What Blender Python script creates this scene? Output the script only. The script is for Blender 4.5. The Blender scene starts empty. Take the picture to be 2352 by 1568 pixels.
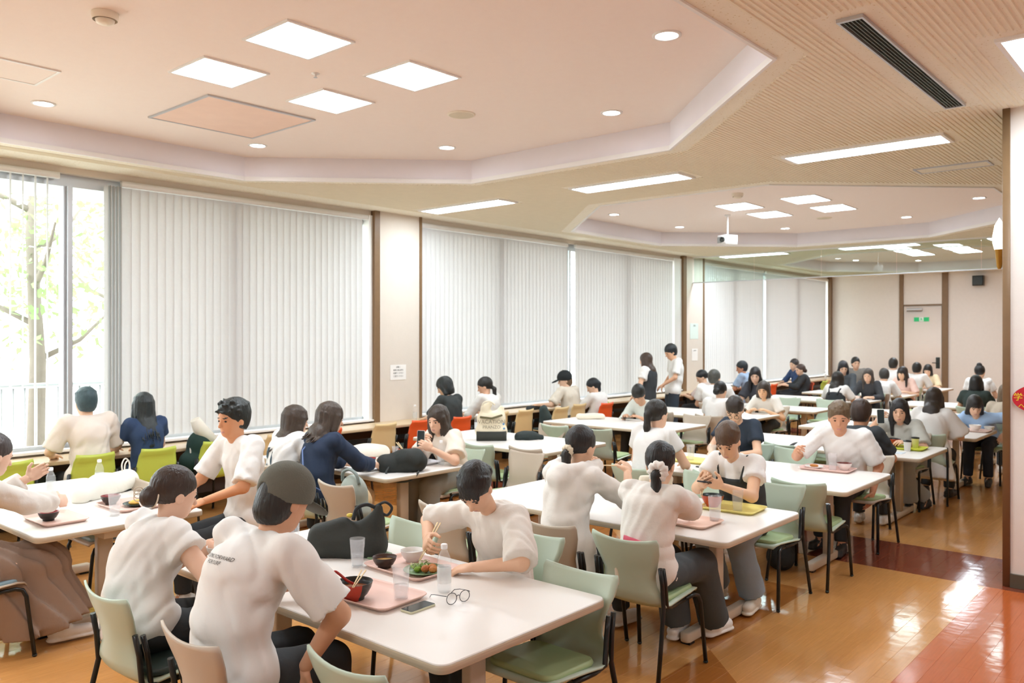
import bpy, bmesh, math, random
import numpy as np
from mathutils import Vector, Matrix
random.seed(7); np.random.seed(7)
SC = bpy.context.scene
COL = SC.collection

# ------------------------------------------------------------------ camera
CAM_H = 1.88
YAW = math.radians(41.098)          # heading measured from +X (along the window wall) towards +Y
cam_d = bpy.data.cameras.new('camera')
cam = bpy.data.objects.new('camera', cam_d); COL.objects.link(cam)
cam.location = (0, 0, CAM_H)
cam.rotation_euler = (math.pi/2, 0, YAW - math.pi/2)
cam_d.sensor_width = 36.0
cam_d.lens = 1895.0/2352.0*36.0
cam_d.shift_y = -13.0/2352.0
cam_d.clip_start = 0.05; cam_d.clip_end = 200
cam_d.dof.use_dof = True
cam_d.dof.focus_distance = 4.0
cam_d.dof.aperture_fstop = 4.0
SC.camera = cam

# ------------------------------------------------------------------ world and exposure
LAMP = 20.0          # radiance of the ceiling panels
world = bpy.data.worlds.new('sky'); SC.world = world
world.use_nodes = True
wn = world.node_tree.nodes; wl = world.node_tree.links
wn.clear()
wo = wn.new('ShaderNodeOutputWorld'); wb = wn.new('ShaderNodeBackground')
wb.inputs[0].default_value = (0.9, 0.95, 1.0, 1); wb.inputs[1].default_value = 4.0
wl.new(wb.outputs[0], wo.inputs[0])
SC.view_settings.view_transform = 'Standard'
SC.view_settings.look = 'None'
SC.view_settings.gamma = 1.0
SC.view_settings.use_curve_mapping = False
SC.view_settings.exposure = 0.9
SC.cycles.use_denoising = True
SC.cycles.max_bounces = 5
SC.cycles.diffuse_bounces = 4
SC.cycles.glossy_bounces = 2
SC.cycles.transmission_bounces = 3
SC.cycles.adaptive_threshold = 0.09
SC.cycles.use_light_tree = False
SC.cycles.transparent_max_bounces = 12
SC.cycles.sample_clamp_indirect = 6.0
SC.cycles.caustics_reflective = False
SC.cycles.caustics_refractive = False

# ------------------------------------------------------------------ materials
def srgb(h):
    if isinstance(h, str):
        h = h.lstrip('#'); c = [int(h[i:i+2], 16)/255 for i in (0, 2, 4)]
    else:
        c = list(h)
    return tuple((x/12.92 if x <= 0.04045 else ((x+0.055)/1.055)**2.4) for x in c)
MATS = {}
def mat(name, color='#ffffff', rough=0.5, metal=0.0, var=0.06, vscale=6.0, bump=0.0, bscale=40.0, bstretch=(1, 1, 1),
        trans=0.0, alpha=1.0, emit=0.0, spec=0.5, transl=0.0, sheen=0.0, coat=0.0, ior=1.45):
    if name in MATS: return MATS[name]
    m = bpy.data.materials.new(name); MATS[name] = m
    m.use_nodes = True
    nt = m.node_tree; N = nt.nodes; L = nt.links
    b = N['Principled BSDF']
    c = srgb(color)
    b.inputs['Roughness'].default_value = rough
    b.inputs['Metallic'].default_value = metal
    b.inputs['Specular IOR Level'].default_value = spec
    b.inputs['IOR'].default_value = ior
    if trans: b.inputs['Transmission Weight'].default_value = trans
    if alpha < 1: b.inputs['Alpha'].default_value = alpha
    if coat: b.inputs['Coat Weight'].default_value = coat
    if sheen: b.inputs['Sheen Weight'].default_value = sheen
    tc = N.new('ShaderNodeTexCoord')
    nz = N.new('ShaderNodeTexNoise'); nz.inputs['Scale'].default_value = vscale; nz.inputs['Detail'].default_value = 3
    L.new(tc.outputs['Object'], nz.inputs['Vector'])
    mx = N.new('ShaderNodeMix'); mx.data_type = 'RGBA'
    mx.inputs['A'].default_value = tuple(max(0, x*(1-var)) for x in c) + (1,)
    mx.inputs['B'].default_value = tuple(min(1, x*(1+var)) for x in c) + (1,)
    L.new(nz.outputs['Fac'], mx.inputs['Factor'])
    L.new(mx.outputs['Result'], b.inputs['Base Color'])
    if bump:
        mp = N.new('ShaderNodeMapping'); mp.inputs['Scale'].default_value = bstretch
        L.new(tc.outputs['Object'], mp.inputs['Vector'])
        n2 = N.new('ShaderNodeTexNoise'); n2.inputs['Scale'].default_value = bscale; n2.inputs['Detail'].default_value = 4
        L.new(mp.outputs['Vector'], n2.inputs['Vector'])
        bp = N.new('ShaderNodeBump'); bp.inputs['Strength'].default_value = bump; bp.inputs['Distance'].default_value = 0.01
        L.new(n2.outputs['Fac'], bp.inputs['Height'])
        L.new(bp.outputs['Normal'], b.inputs['Normal'])
    if emit:
        b.inputs['Emission Color'].default_value = c + (1,)
        b.inputs['Emission Strength'].default_value = emit
    if transl:
        out = N['Material Output']
        t = N.new('ShaderNodeBsdfTranslucent'); L.new(mx.outputs['Result'], t.inputs['Color'])
        ms = N.new('ShaderNodeMixShader'); ms.inputs['Fac'].default_value = transl
        L.new(b.outputs[0], ms.inputs[1]); L.new(t.outputs[0], ms.inputs[2])
        L.new(ms.outputs[0], out.inputs['Surface'])
    return m

def emis(name, color, strength):
    if name in MATS: return MATS[name]
    m = bpy.data.materials.new(name); MATS[name] = m
    m.use_nodes = True
    N = m.node_tree.nodes; L = m.node_tree.links
    N.clear()
    o = N.new('ShaderNodeOutputMaterial'); e = N.new('ShaderNodeEmission')
    e.inputs[0].default_value = srgb(color) + (1,); e.inputs[1].default_value = strength
    L.new(e.outputs[0], o.inputs[0])
    return m

# ------------------------------------------------------------------ mesh helpers
class MB:
    """collects boxes, tubes, lathes ... and links them as one mesh object"""
    def __init__(s): s.v = []; s.f = []; s.m = []; s.sm = []
    def add(s, vs, fs, mi=0, smooth=False):
        o = len(s.v); s.v += [tuple(x) for x in vs]
        s.f += [tuple(i+o for i in f) for f in fs]; s.m += [mi]*len(fs); s.sm += [smooth]*len(fs)
        return s
    def box(s, x0, x1, y0, y1, z0, z1, mi=0):
        vs = [(x, y, z) for z in (z0, z1) for y in (y0, y1) for x in (x0, x1)]
        return s.add(vs, [(0,2,3,1), (4,5,7,6), (0,1,5,4), (2,6,7,3), (0,4,6,2), (1,3,7,5)], mi)
    def rbox(s, x0, x1, y0, y1, z0, z1, r=0.01, seg=3, mi=0, er=0.0, smooth=True):
        """box with rounded vertical corners (radius r) and optionally eased top/bottom edges (er)"""
        def ring(ins, z):
            pts = []
            rr = max(r-ins, 1e-4)
            for cx, cy, a0 in ((x1-r, y1-r, 0), (x0+r, y1-r, 90), (x0+r, y0+r, 180), (x1-r, y0+r, 270)):
                for k in range(seg+1):
                    a = math.radians(a0+90*k/seg); pts.append((cx+rr*math.cos(a), cy+rr*math.sin(a), z))
            return pts
        if er > 0:
            rings = [ring(er, z0), ring(er*.3, z0+er*.3), ring(0, z0+er), ring(0, z1-er), ring(er*.3, z1-er*.3), ring(er, z1)]
        else:
            rings = [ring(0, z0), ring(0, z1)]
        n = len(rings[0]); vs = sum(rings, []); fs = []
        for i in range(len(rings)-1):
            for k in range(n):
                fs.append((i*n+k, i*n+(k+1) % n, (i+1)*n+(k+1) % n, (i+1)*n+k))
        o = len(s.v)
        s.add(vs, fs, mi, smooth)
        s.add([], [], mi)
        s.f += [tuple(o+i for i in range(n-1, -1, -1)), tuple(o+(len(rings)-1)*n+i for i in range(n))]
        s.m += [mi]*2; s.sm += [False]*2
        return s
    def tube(s, pts, r, n=8, mi=0, closed=False, caps=True, smooth=True):
        pts = [Vector(p) for p in pts]; m = len(pts)
        rs = r if isinstance(r, (list, tuple)) else [r]*m
        up = None; vs = []
        for i, p in enumerate(pts):
            if closed: t = pts[(i+1) % m]-pts[i-1]
            else: t = pts[min(i+1, m-1)]-pts[max(i-1, 0)]
            t.normalize()
            if up is None:
                up = t.orthogonal().normalized()
            up = (up - t*up.dot(t))
            if up.length < 1e-6: up = t.orthogonal()
            up.normalize(); sd = t.cross(up)
            for k in range(n):
                a = 2*math.pi*k/n
                vs.append(p + (up*math.cos(a)+sd*math.sin(a))*rs[i])
        fs = []
        for i in range(m if closed else m-1):
            j = (i+1) % m
            for k in range(n):
                fs.append((i*n+k, i*n+(k+1) % n, j*n+(k+1) % n, j*n+k))
        s.add(vs, fs, mi, smooth)
        if caps and not closed:
            o = len(s.v)-len(vs)
            s.f += [tuple(o+i for i in range(n-1, -1, -1)), tuple(o+(m-1)*n+i for i in range(n))]; s.m += [mi]*2; s.sm += [False]*2
        return s
    def lathe(s, prof, n=20, c=(0, 0, 0), mi=0, smooth=True):
        vs = []
        for r, z in prof:
            for k in range(n):
                a = 2*math.pi*k/n; vs.append((c[0]+r*math.cos(a), c[1]+r*math.sin(a), c[2]+z))
        fs = []
        for i in range(len(prof)-1):
            for k in range(n):
                fs.append((i*n+k, i*n+(k+1) % n, (i+1)*n+(k+1) % n, (i+1)*n+k))
        return s.add(vs, fs, mi, smooth)
    def disc(s, r, z, n=20, c=(0, 0), mi=0, up=True):
        vs = [(c[0]+r*math.cos(2*math.pi*k/n), c[1]+r*math.sin(2*math.pi*k/n), z) for k in range(n)]
        return s.add(vs, [tuple(range(n)) if up else tuple(range(n-1, -1, -1))], mi)
    def ball(s, c, r, nu=12, nv=8, mi=0):
        rx, ry, rz = r if isinstance(r, (tuple, list)) else (r, r, r)
        vs = [(c[0], c[1], c[2]-rz)]
        for j in range(1, nv):
            th = -math.pi/2+math.pi*j/nv
            for k in range(nu):
                a = 2*math.pi*k/nu
                vs.append((c[0]+rx*math.cos(th)*math.cos(a), c[1]+ry*math.cos(th)*math.sin(a), c[2]+rz*math.sin(th)))
        vs.append((c[0], c[1], c[2]+rz)); fs = []
        for k in range(nu): fs.append((0, 1+(k+1) % nu, 1+k))
        for j in range(nv-2):
            for k in range(nu):
                a = 1+j*nu; fs.append((a+k, a+(k+1) % nu, a+nu+(k+1) % nu, a+nu+k))
        a = 1+(nv-2)*nu
        for k in range(nu): fs.append((a+k, a+(k+1) % nu, len(vs)-1))
        return s.add(vs, fs, mi, True)
    def xf(s, M, start=0):
        for i in range(start, len(s.v)): s.v[i] = tuple(M @ Vector(s.v[i]))
        return s
    def mesh(s, name, mats):
        me = bpy.data.meshes.new(name)
        me.from_pydata(s.v, [], s.f)
        for m in (mats if isinstance(mats, (list, tuple)) else [mats]): me.materials.append(m)
        me.polygons.foreach_set('material_index', s.m)
        me.polygons.foreach_set('use_smooth', s.sm)
        me.update()
        return me
    def build(s, name, mats, parent=None, loc=None, rotz=0):
        return link(name, s.mesh(name, mats), parent, loc, rotz)

def link(name, me, parent=None, loc=None, rotz=0):
    o = bpy.data.objects.new(name, me); COL.objects.link(o)
    if parent is not None: o.parent = parent
    if loc is not None: o.location = loc
    if rotz: o.rotation_euler = (0, 0, rotz)
    return o
def tag(o, label=None, cat=None, group=None, kind=None):
    if label: o['label'] = label
    if cat: o['category'] = cat
    if group: o['group'] = group
    if kind: o['kind'] = kind
    return o
def empty(name, loc=(0, 0, 0), rotz=0, label=None, cat=None, group=None):
    o = bpy.data.objects.new(name, None); COL.objects.link(o)
    o.empty_display_size = 0.05
    o.location = loc; o.rotation_euler = (0, 0, rotz)
    return tag(o, label, cat, group)
def copy_tree(o, parent=None):
    c = o.copy(); COL.objects.link(c); c.parent = parent
    for ch in o.children: copy_tree(ch, c)
    return c
def struct(name, mb, mats, parent=None):
    o = mb.build(name, mats, parent)
    if parent is None: o['kind'] = 'structure'
    return o
def smooth(pts, n=5):
    P = [Vector(p) for p in pts]; P = [P[0]*2-P[1]]+P+[P[-1]*2-P[-2]]; out = []
    for i in range(1, len(P)-2):
        for k in range(n):
            t = k/n; a, b, c, d = P[i-1:i+3]
            out.append(tuple(.5*((2*b)+(c-a)*t+(2*a-5*b+4*c-d)*t*t+(3*b-a-3*c+d)*t**3)))
    return out+[tuple(P[-2])]
def text_mb(body, size, depth=0.0, align='CENTER', res=3):
    """outline lettering as mesh data: lies in XY, faces +Z"""
    cu = bpy.data.curves.new('lettering', 'FONT'); cu.body = body; cu.size = size
    cu.align_x = align; cu.align_y = 'CENTER'; cu.extrude = depth; cu.resolution_u = res
    o = bpy.data.objects.new('lettering', cu); COL.objects.link(o)
    dg = bpy.context.evaluated_depsgraph_get()
    me = bpy.data.meshes.new_from_object(o.evaluated_get(dg))
    mb = MB(); mb.add([tuple(v.co) for v in me.vertices], [tuple(p.vertices) for p in me.polygons])
    COL.objects.unlink(o); bpy.data.objects.remove(o); bpy.data.meshes.remove(me)
    return mb
# ================================================================== the room
XN, XF = -3.0, 24.35        # near and far end of the hall
YR, YW = -3.2, 8.8          # right side, window wall
HC, HR = 3.585, 3.83        # ceiling, raised octagon ceiling

M_wall = mat('wallpaper', '#EEE7DF', 0.8, var=0.03, vscale=14, bump=0.08, bscale=60)
M_pillar = mat('pillar_plaster', '#E3D8CB', 0.8, var=0.03, vscale=10, bump=0.12, bscale=45)
M_brown = mat('brown_trim', '#84684A', 0.4, var=0.12, vscale=9, bump=0.05, bstretch=(8, 8, 1))
M_peach = mat('peach_ceiling', '#FFF1E9', 0.85, var=0.02, vscale=20, bump=0.05, bscale=90)
M_cove = mat('cove_white', '#F1ECF0', 0.7, var=0.02)
M_white = mat('white_paint', '#F5F3F0', 0.45, var=0.02)
M_dark = mat('dark_metal', '#2B312E', 0.45, var=0.08)
M_black = mat('black_enamel', '#1C1F1E', 0.28, var=0.1)
M_alu = mat('aluminium', '#C9CCD0', 0.35, metal=0.6, var=0.04)
M_base = mat('baseboard_rubber', '#5D5546', 0.5, var=0.08)

# acoustic ceiling board: warm beige with fine dark flecks
def speckle(name, color, fleck):
    m = mat(name, color, 0.9, var=0.03, vscale=12)
    N = m.node_tree.nodes; L = m.node_tree.links; b = N['Principled BSDF']
    base = b.inputs['Base Color'].links[0].from_socket
    tc = N.new('ShaderNodeTexCoord'); n = N.new('ShaderNodeTexNoise'); n.inputs['Scale'].default_value = 55; n.inputs['Detail'].default_value = 2
    L.new(tc.outputs['Object'], n.inputs['Vector'])
    r = N.new('ShaderNodeValToRGB'); r.color_ramp.elements[0].position = 0.30; r.color_ramp.elements[1].position = 0.36
    L.new(n.outputs['Fac'], r.inputs['Fac'])
    mx = N.new('ShaderNodeMix'); mx.data_type = 'RGBA'; mx.inputs['A'].default_value = srgb(fleck)+(1,)
    L.new(r.outputs['Color'], mx.inputs['Factor']); L.new(base, mx.inputs['B']); L.new(mx.outputs['Result'], b.inputs['Base Color'])
    return m
M_board = speckle('ceiling_board', '#F8F1DF', '#DFD0AE')
M_rib = mat('ceiling_rib', '#F6EED8', 0.9, var=0.04, vscale=10)

# ---- floor: vinyl planks printed in orange, brown and maroon fields
def floor_material(name, joints):
    m = bpy.data.materials.new(name); MATS[name] = m; m.use_nodes = True
    N = m.node_tree.nodes; L = m.node_tree.links; b = N['Principled BSDF']
    g = N.new('ShaderNodeNewGeometry'); sp = N.new('ShaderNodeSeparateXYZ'); L.new(g.outputs['Position'], sp.inputs[0])
    X, Y = sp.outputs[0], sp.outputs[1]
    def M(op, a, bb=None):
        n = N.new('ShaderNodeMath'); n.operation = op
        for i, v in enumerate((a, bb)):
            if v is None: continue
            if isinstance(v, (int, float)): n.inputs[i].default_value = v
            else: L.new(v, n.inputs[i])
        return n.outputs[0]
    sq = M('MULTIPLY', M('LESS_THAN', X, 6.05), M('GREATER_THAN', Y, 2.355))
    dg = M('LESS_THAN', M('SUBTRACT', X, Y), 2.15)
    xor = M('ABSOLUTE', M('SUBTRACT', sq, dg))
    near = M('LESS_THAN', X, 7.0)
    xor = M('MULTIPLY', xor, near)
    stripe = M('MULTIPLY', M('GREATER_THAN', X, 7.0), M('LESS_THAN', X, 7.95))
    stripe2 = M('MULTIPLY', M('GREATER_THAN', X, 15.6), M('LESS_THAN', X, 16.5))
    stripe = M('MAXIMUM', stripe, stripe2)
    red = M('MULTIPLY', M('LESS_THAN', Y, 1.393), near)
    def mix(fac, a, c):
        n = N.new('ShaderNodeMix'); n.data_type = 'RGBA'
        L.new(fac, n.inputs['Factor'])
        for s, v in (('A', a), ('B', c)):
            if isinstance(v, str): n.inputs[s].default_value = srgb(v)+(1,)
            else: L.new(v, n.inputs[s])
        return n.outputs['Result']
    col = mix(xor, '#CB9053', '#AA6A31')
    col = mix(red, col, '#B95F31')
    col = mix(stripe, col, '#80412E')
    # grain, streaked along the planks, and a shade of its own for each plank
    mp = N.new('ShaderNodeMapping'); mp.inputs['Scale'].default_value = (3, 40, 1); L.new(g.outputs['Position'], mp.inputs['Vector'])
    nz = N.new('ShaderNodeTexNoise'); nz.inputs['Scale'].default_value = 2.0; nz.inputs['Detail'].default_value = 5; L.new(mp.outputs[0], nz.inputs['Vector'])
    hs = N.new('ShaderNodeHueSaturation'); L.new(col, hs.inputs['Color'])
    oi = N.new('ShaderNodeObjectInfo')
    v = M('ADD', M('MULTIPLY', nz.outputs['Fac'], 0.34), M('ADD', M('MULTIPLY', oi.outputs['Random'], 0.07), 0.82))
    L.new(v, hs.inputs['Value'])
    colo = hs.outputs['Color']
    if joints:
        br = N.new('ShaderNodeTexBrick'); L.new(g.outputs['Position'], br.inputs['Vector'])
        br.inputs['Scale'].default_value = 1.0; br.inputs['Brick Width'].default_value = 0.91; br.inputs['Row Height'].default_value = 0.105
        br.inputs['Mortar Size'].default_value = 0.0016; br.inputs['Color1'].default_value = (1, 1, 1, 1); br.inputs['Color2'].default_value = (.94, .94, .94, 1)
        br.inputs['Mortar'].default_value = (.62, .56, .5, 1)
        mm = N.new('ShaderNodeMix'); mm.data_type = 'RGBA'; mm.blend_type = 'MULTIPLY'; mm.inputs['Factor'].default_value = 1
        L.new(colo, mm.inputs['A']); L.new(br.outputs['Color'], mm.inputs['B']); colo = mm.outputs['Result']
    L.new(colo, b.inputs['Base Color'])
    n2 = N.new('ShaderNodeTexNoise'); n2.inputs['Scale'].default_value = 2.2; n2.inputs['Detail'].default_value = 4
    L.new(g.outputs['Position'], n2.inputs['Vector'])
    L.new(M('ADD', M('MULTIPLY', n2.outputs['Fac'], 0.12), 0.06), b.inputs['Roughness'])
    bp = N.new('ShaderNodeBump'); bp.inputs['Strength'].default_value = 0.06; bp.inputs['Distance'].default_value = 0.02
    n3 = N.new('ShaderNodeTexNoise'); n3.inputs['Scale'].default_value = 9; L.new(g.outputs['Position'], n3.inputs['Vector'])
    L.new(n3.outputs['Fac'], bp.inputs['Height']); L.new(bp.outputs['Normal'], b.inputs['Normal'])
    b.inputs['Specular IOR Level'].default_value = 0.6
    return m
M_floor = floor_material('floor_vinyl', True)
M_plank = floor_material('floor_plank', False)
floor = struct('floor', MB().add([(XN, YR, -.001), (XF, YR, -.001), (XF, 9.0, -.001), (XN, 9.0, -.001)], [(0, 1, 2, 3)]), M_floor)
tag(floor, 'glossy orange and maroon vinyl plank floor')
# the nearest planks in view, each a piece of its own
pl = MB(); w, h, e = 0.455, 0.0525, 0.0009
pl.add([(-w, -h, -.001), (w, -h, -.001), (w, h, -.001), (-w, h, -.001), (-w+e, -h+e, 0), (w-e, -h+e, 0), (w-e, h-e, 0), (-w+e, h-e, 0)],
       [(4, 5, 6, 7), (0, 1, 5, 4), (1, 2, 6, 5), (2, 3, 7, 6), (3, 0, 4, 7)])
pl_me = pl.mesh('plank', M_plank)
fx, fy = math.cos(YAW), math.sin(YAW)
cand = []
for j in range(4, 62):
    y = 0.105*(j+.5)+0.027
    for i in range(-1, 16):
        x = 0.91*i + (0.455 if j % 2 else 0.0) + 0.2
        d = x*fx+y*fy
        if d < 1.5: continue
        u = 1176+1895*(x*fy-y*fx)/d; v = 771+1895*CAM_H/d
        if -60 < u < 2400 and v < 1640 and not (x > 6.7 and y < 1.25):
            hidden = (2.1 < x < 3.1 and y > 2.9) or (y > 2.9 and 700 < u < 1900)
            cand.append((d + (6 if hidden else 0), x, y))
cand.sort()
for d, x, y in cand[:300]:
    link('plank', pl_me, floor, (x, y, 0))

# ---- ceiling with three octagonal recesses
OCT = [(0.71, 6.62, 2.11, 8.12, 1.75), (8.89, 15.4, 2.06, 8.09, 1.86), (17.4, 23.7, 2.06, 8.09, 1.8)]
def octo(o, g=0.0):
    x0, x1, y0, y1, c = o; x0 -= g; x1 += g; y0 -= g; y1 += g; c += g*0.586
    return [(x0+c, y0), (x1-c, y0), (x1, y0+c), (x1, y1-c), (x1-c, y1), (x0+c, y1), (x0, y1-c), (x0, y0+c)]
cb = MB()
def quadz(x0, x1, y0, y1, z=HC): cb.add([(x0, y0, z), (x1, y0, z), (x1, y1, z), (x0, y1, z)], [(3, 2, 1, 0)])
yy0, yy1 = 2.06, 8.12
quadz(XN, XF, YR, yy0); quadz(XN, XF, yy1, 9.1)
xs = XN
for o in OCT:
    quadz(xs, o[0], yy0, yy1); xs = o[1]
    x0, x1, y0, y1, c = o
    if y0 > yy0: quadz(x0, x1, yy0, y0)
    if y1 < yy1: quadz(x0, x1, y1, yy1)
    for tri in (((x0, y0), (x0+c, y0), (x0, y0+c)), ((x1, y0), (x1, y0+c), (x1-c, y0)), ((x1, y1), (x1-c, y1), (x1, y1-c)), ((x0, y1), (x0, y1-c), (x0+c, y1))):
        cb.add([(p[0], p[1], HC) for p in tri], [(2, 1, 0)])
quadz(xs, XF, yy0, yy1)
cb.add([(XN-.2, YR-.2, 4.0), (XF+.2, YR-.2, 4.0), (XF+.2, 9.1, 4.0), (XN-.2, 9.1, 4.0)], [(0, 1, 2, 3)])
ceiling = struct('ceiling', cb, M_board)
tag(ceiling, 'beige flecked acoustic ceiling with octagonal recesses')
# ribs of the acoustic boards, running along the window wall
holes = []      # flat margins: (x0,x1,y0,y1)
STRIPS = [(7.62, 7.93, 1.85, 3.20), (7.62, 7.93, 4.36, 5.73), (7.62, 7.93, 6.87, 8.28), (16.2, 16.55, 6.87, 8.26), (16.2, 16.55, 4.36, 5.74), (16.2, 16.55, 1.85, 3.2)]
for s_ in STRIPS: holes.append((s_[0]-.1, s_[1]+.1, s_[2]-.1, s_[3]+.1))
holes += [(4.40, 6.86, 1.38, 1.72), (9.0, 9.4, 1.72, 2.5), (5.3, 6.9, .55, 1.12)]
rb = MB()
y = -1.0
while y < 8.45:
    cuts = []
    for o in OCT:
        x0, x1, y0, y1, c = o; gm = 0.17
        x0 -= gm; x1 += gm; y0 -= gm; y1 += gm; c += gm*.586
        if y0 < y < y1:
            ins = max(0, c-(y-y0), c-(y1-y)); cuts.append((x0+ins, x1-ins))
    for hx0, hx1, hy0, hy1 in holes:
        if hy0 < y < hy1: cuts.append((hx0, hx1))
    if y < 1.35: cuts.append((7.05, 25))
    cuts.sort(); xa = 2.0; segs = []
    for c0, c1 in cuts:
        if c0 > xa: segs.append((xa, c0))
        xa = max(xa, c1)
    if xa < XF: segs.append((xa, XF))
    for a, b_ in segs:
        z = HC-0.007
        rb.add([(a, y-.011, HC), (b_, y-.011, HC), (a, y-.007, z), (b_, y-.007, z), (a, y+.007, z), (b_, y+.007, z), (a, y+.011, HC), (b_, y+.011, HC)],
               [(0, 1, 3, 2), (2, 3, 5, 4), (4, 5, 7, 6), (0, 2, 4, 6), (1, 7, 5, 3)])
    y += 0.037
ro = rb.build('ceiling_ribs', M_rib, ceiling); ro['kind'] = 'stuff'
for i, o in enumerate(OCT):
    P = octo(o); n = 8
    t = MB()
    for k in range(8):
        a, b_ = P[k], P[(k+1) % 8]
        t.add([(a[0], a[1], HC), (b_[0], b_[1], HC), (b_[0], b_[1], HR+.02), (a[0], a[1], HR+.02)], [(3, 2, 1, 0)])
    struct('trim_%d' % (i+1), t, M_cove)
    Q = octo(o, .012); Q2 = octo(o, -.012); t = MB()
    for k in range(8):
        a, b_, c_, d_ = Q[k], Q[(k+1) % 8], Q2[(k+1) % 8], Q2[k]
        z0, z1 = HC-.014, HC+.03
        t.add([(a[0], a[1], z0), (b_[0], b_[1], z0), (c_[0], c_[1], z0), (d_[0], d_[1], z0), (a[0], a[1], HC), (b_[0], b_[1], HC), (c_[0], c_[1], z1), (d_[0], d_[1], z1)],
              [(3, 2, 1, 0), (0, 1, 5, 4), (2, 3, 7, 6)])
    struct('trim_%d' % (i+11), t, M_white)
    t = MB(); t.add([(p[0], p[1], HR) for p in P], [tuple(range(7, -1, -1))])
    c = struct('ceiling_recess_%d' % (i+1), t, M_peach); c['kind'] = 'structure'

# ---- walls
wm = MB()
wm.box(XN, XF, 8.9, 9.05, -.2, 0.72); wm.box(XN, XF, 8.86, 9.1, 3.52, 4.0)
wm.box(7.32, 8.07, YW, 9.1, 0, HC); wm.box(15.75, 16.5, YW, 9.1, 0, HC); wm.box(XN, -1.0, YW, 9.1, 0, HC)
struct('wall_left', wm, M_pillar)
struct('wall_far', MB().box(XF, XF+.2, YR, 9.1, -.2, 4.1), M_wall)
struct('wall_near', MB().box(XN-.2, XN, YR, 9.1, -.2, 4.1), M_wall)
wr = MB().box(XN, XF, YR-.2, YR, -.2, 4.1); wr.box(7.12, 7.9, YR, 1.25, 0, HC)
struct('wall_right', wr, M_wall)
struct('trim_21', MB().rbox(7.10, 7.9, 1.25, 1.30, 0, HC, .004), M_brown)
struct('baseboard_right', MB().box(7.095, 7.12, YR, 1.25, 0, 0.10), M_base)
for k, (a, b_) in enumerate(((7.23, 7.32), (8.06, 8.10), (15.62, 15.75), (16.5, 16.55), (24.12, 24.30))):
    struct('trim_%d' % (31+k), MB().box(a, b_, YW-.02, 9.0, 0.0, HC), M_brown)
for k, (a, b_) in enumerate(((7.165, 7.23), (15.32, 15.62), (24.06, 24.12))):
    struct('trim_%d' % (61+k), MB().box(a, b_, 8.83, 8.95, 0.74, 3.52), M_white)
struct('baseboard_left', MB().box(XN, XF, 8.88, 8.9, 0, 0.1), M_base)

# ---- windows: frames, mullions and panes
def glass_mat(name, tint, fac, rough=0.0):
    m = bpy.data.materials.new(name); MATS[name] = m; m.use_nodes = True
    N = m.node_tree.nodes; L = m.node_tree.links; N.clear()
    o = N.new('ShaderNodeOutputMaterial'); t = N.new('ShaderNodeBsdfTransparent'); g = N.new('ShaderNodeBsdfGlossy')
    t.inputs[0].default_value = srgb(tint)+(1,); g.inputs['Roughness'].default_value = rough
    f = N.new('ShaderNodeFresnel'); f.inputs[0].default_value = 1.5
    mu = N.new('ShaderNodeMath'); mu.operation = 'MULTIPLY_ADD'; mu.inputs[1].default_value = 0.8; mu.inputs[2].default_value = fac
    ge = N.new('ShaderNodeNewGeometry'); iv = N.new('ShaderNodeMath'); iv.operation = 'SUBTRACT'; iv.inputs[0].default_value = 1; L.new(ge.outputs['Backfacing'], iv.inputs[1])
    fb = N.new('ShaderNodeMath'); fb.operation = 'MULTIPLY'; L.new(f.outputs[0], fb.inputs[0]); L.new(iv.outputs[0], fb.inputs[1])
    L.new(fb.outputs[0], mu.inputs[0])
    mx = N.new('ShaderNodeMixShader'); L.new(mu.outputs[0], mx.inputs[0]); L.new(t.outputs[0], mx.inputs[1]); L.new(g.outputs[0], mx.inputs[2])
    L.new(mx.outputs[0], o.inputs[0])
    return m
M_pane = glass_mat('window_glass', '#FAFDFC', 0.0)
M_smoke = glass_mat('smoke_screen_glass', '#EDF7F3', 0.05)
for k, (a, b_, mull) in enumerate(((-1.0, 7.23, (0.2, 1.8, 3.36, 5.2)), (8.10, 15.62, (9.9, 11.75, 13.6)), (16.55, 24.12, (18.2, 19.9, 22.0)))):
    f = MB(); y0, y1 = 8.95, 9.03
    f.box(a, b_, y0, y1, 0.72, 0.78); f.box(a, b_, y0, y1, 3.40, 3.52); f.box(a, a+.06, y0, y1, .78, 3.4); f.box(b_-.06, b_, y0, y1, .78, 3.4)
    w = struct('window_%d' % (k+1), f, M_alu)
    tag(w, ('tall window bay with the parted blind by the pale seated pair', 'tall window bay between the two plaster pillars', 'tall window bay nearest the far wall')[k])
    prev = a+.06
    for m_ in mull:
        q = MB().box(m_-.045, m_+.045, 8.93, 9.05, .78, 3.4); q.box(m_-.02, m_+.02, 8.88, 8.93, .78, 3.4); q.build('mullion', M_alu, w)
    for m_ in mull + (b_-.06,):
        MB().box(prev, m_-.045 if m_ != b_-.06 else m_, 8.985, 8.99, .78, 3.4).build('pane', M_pane, w)
        prev = m_+.045
    struct('trim_%d' % (41+k), MB().box(a, b_, 8.80, 8.95, 0.72, 0.745), M_white)

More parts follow.
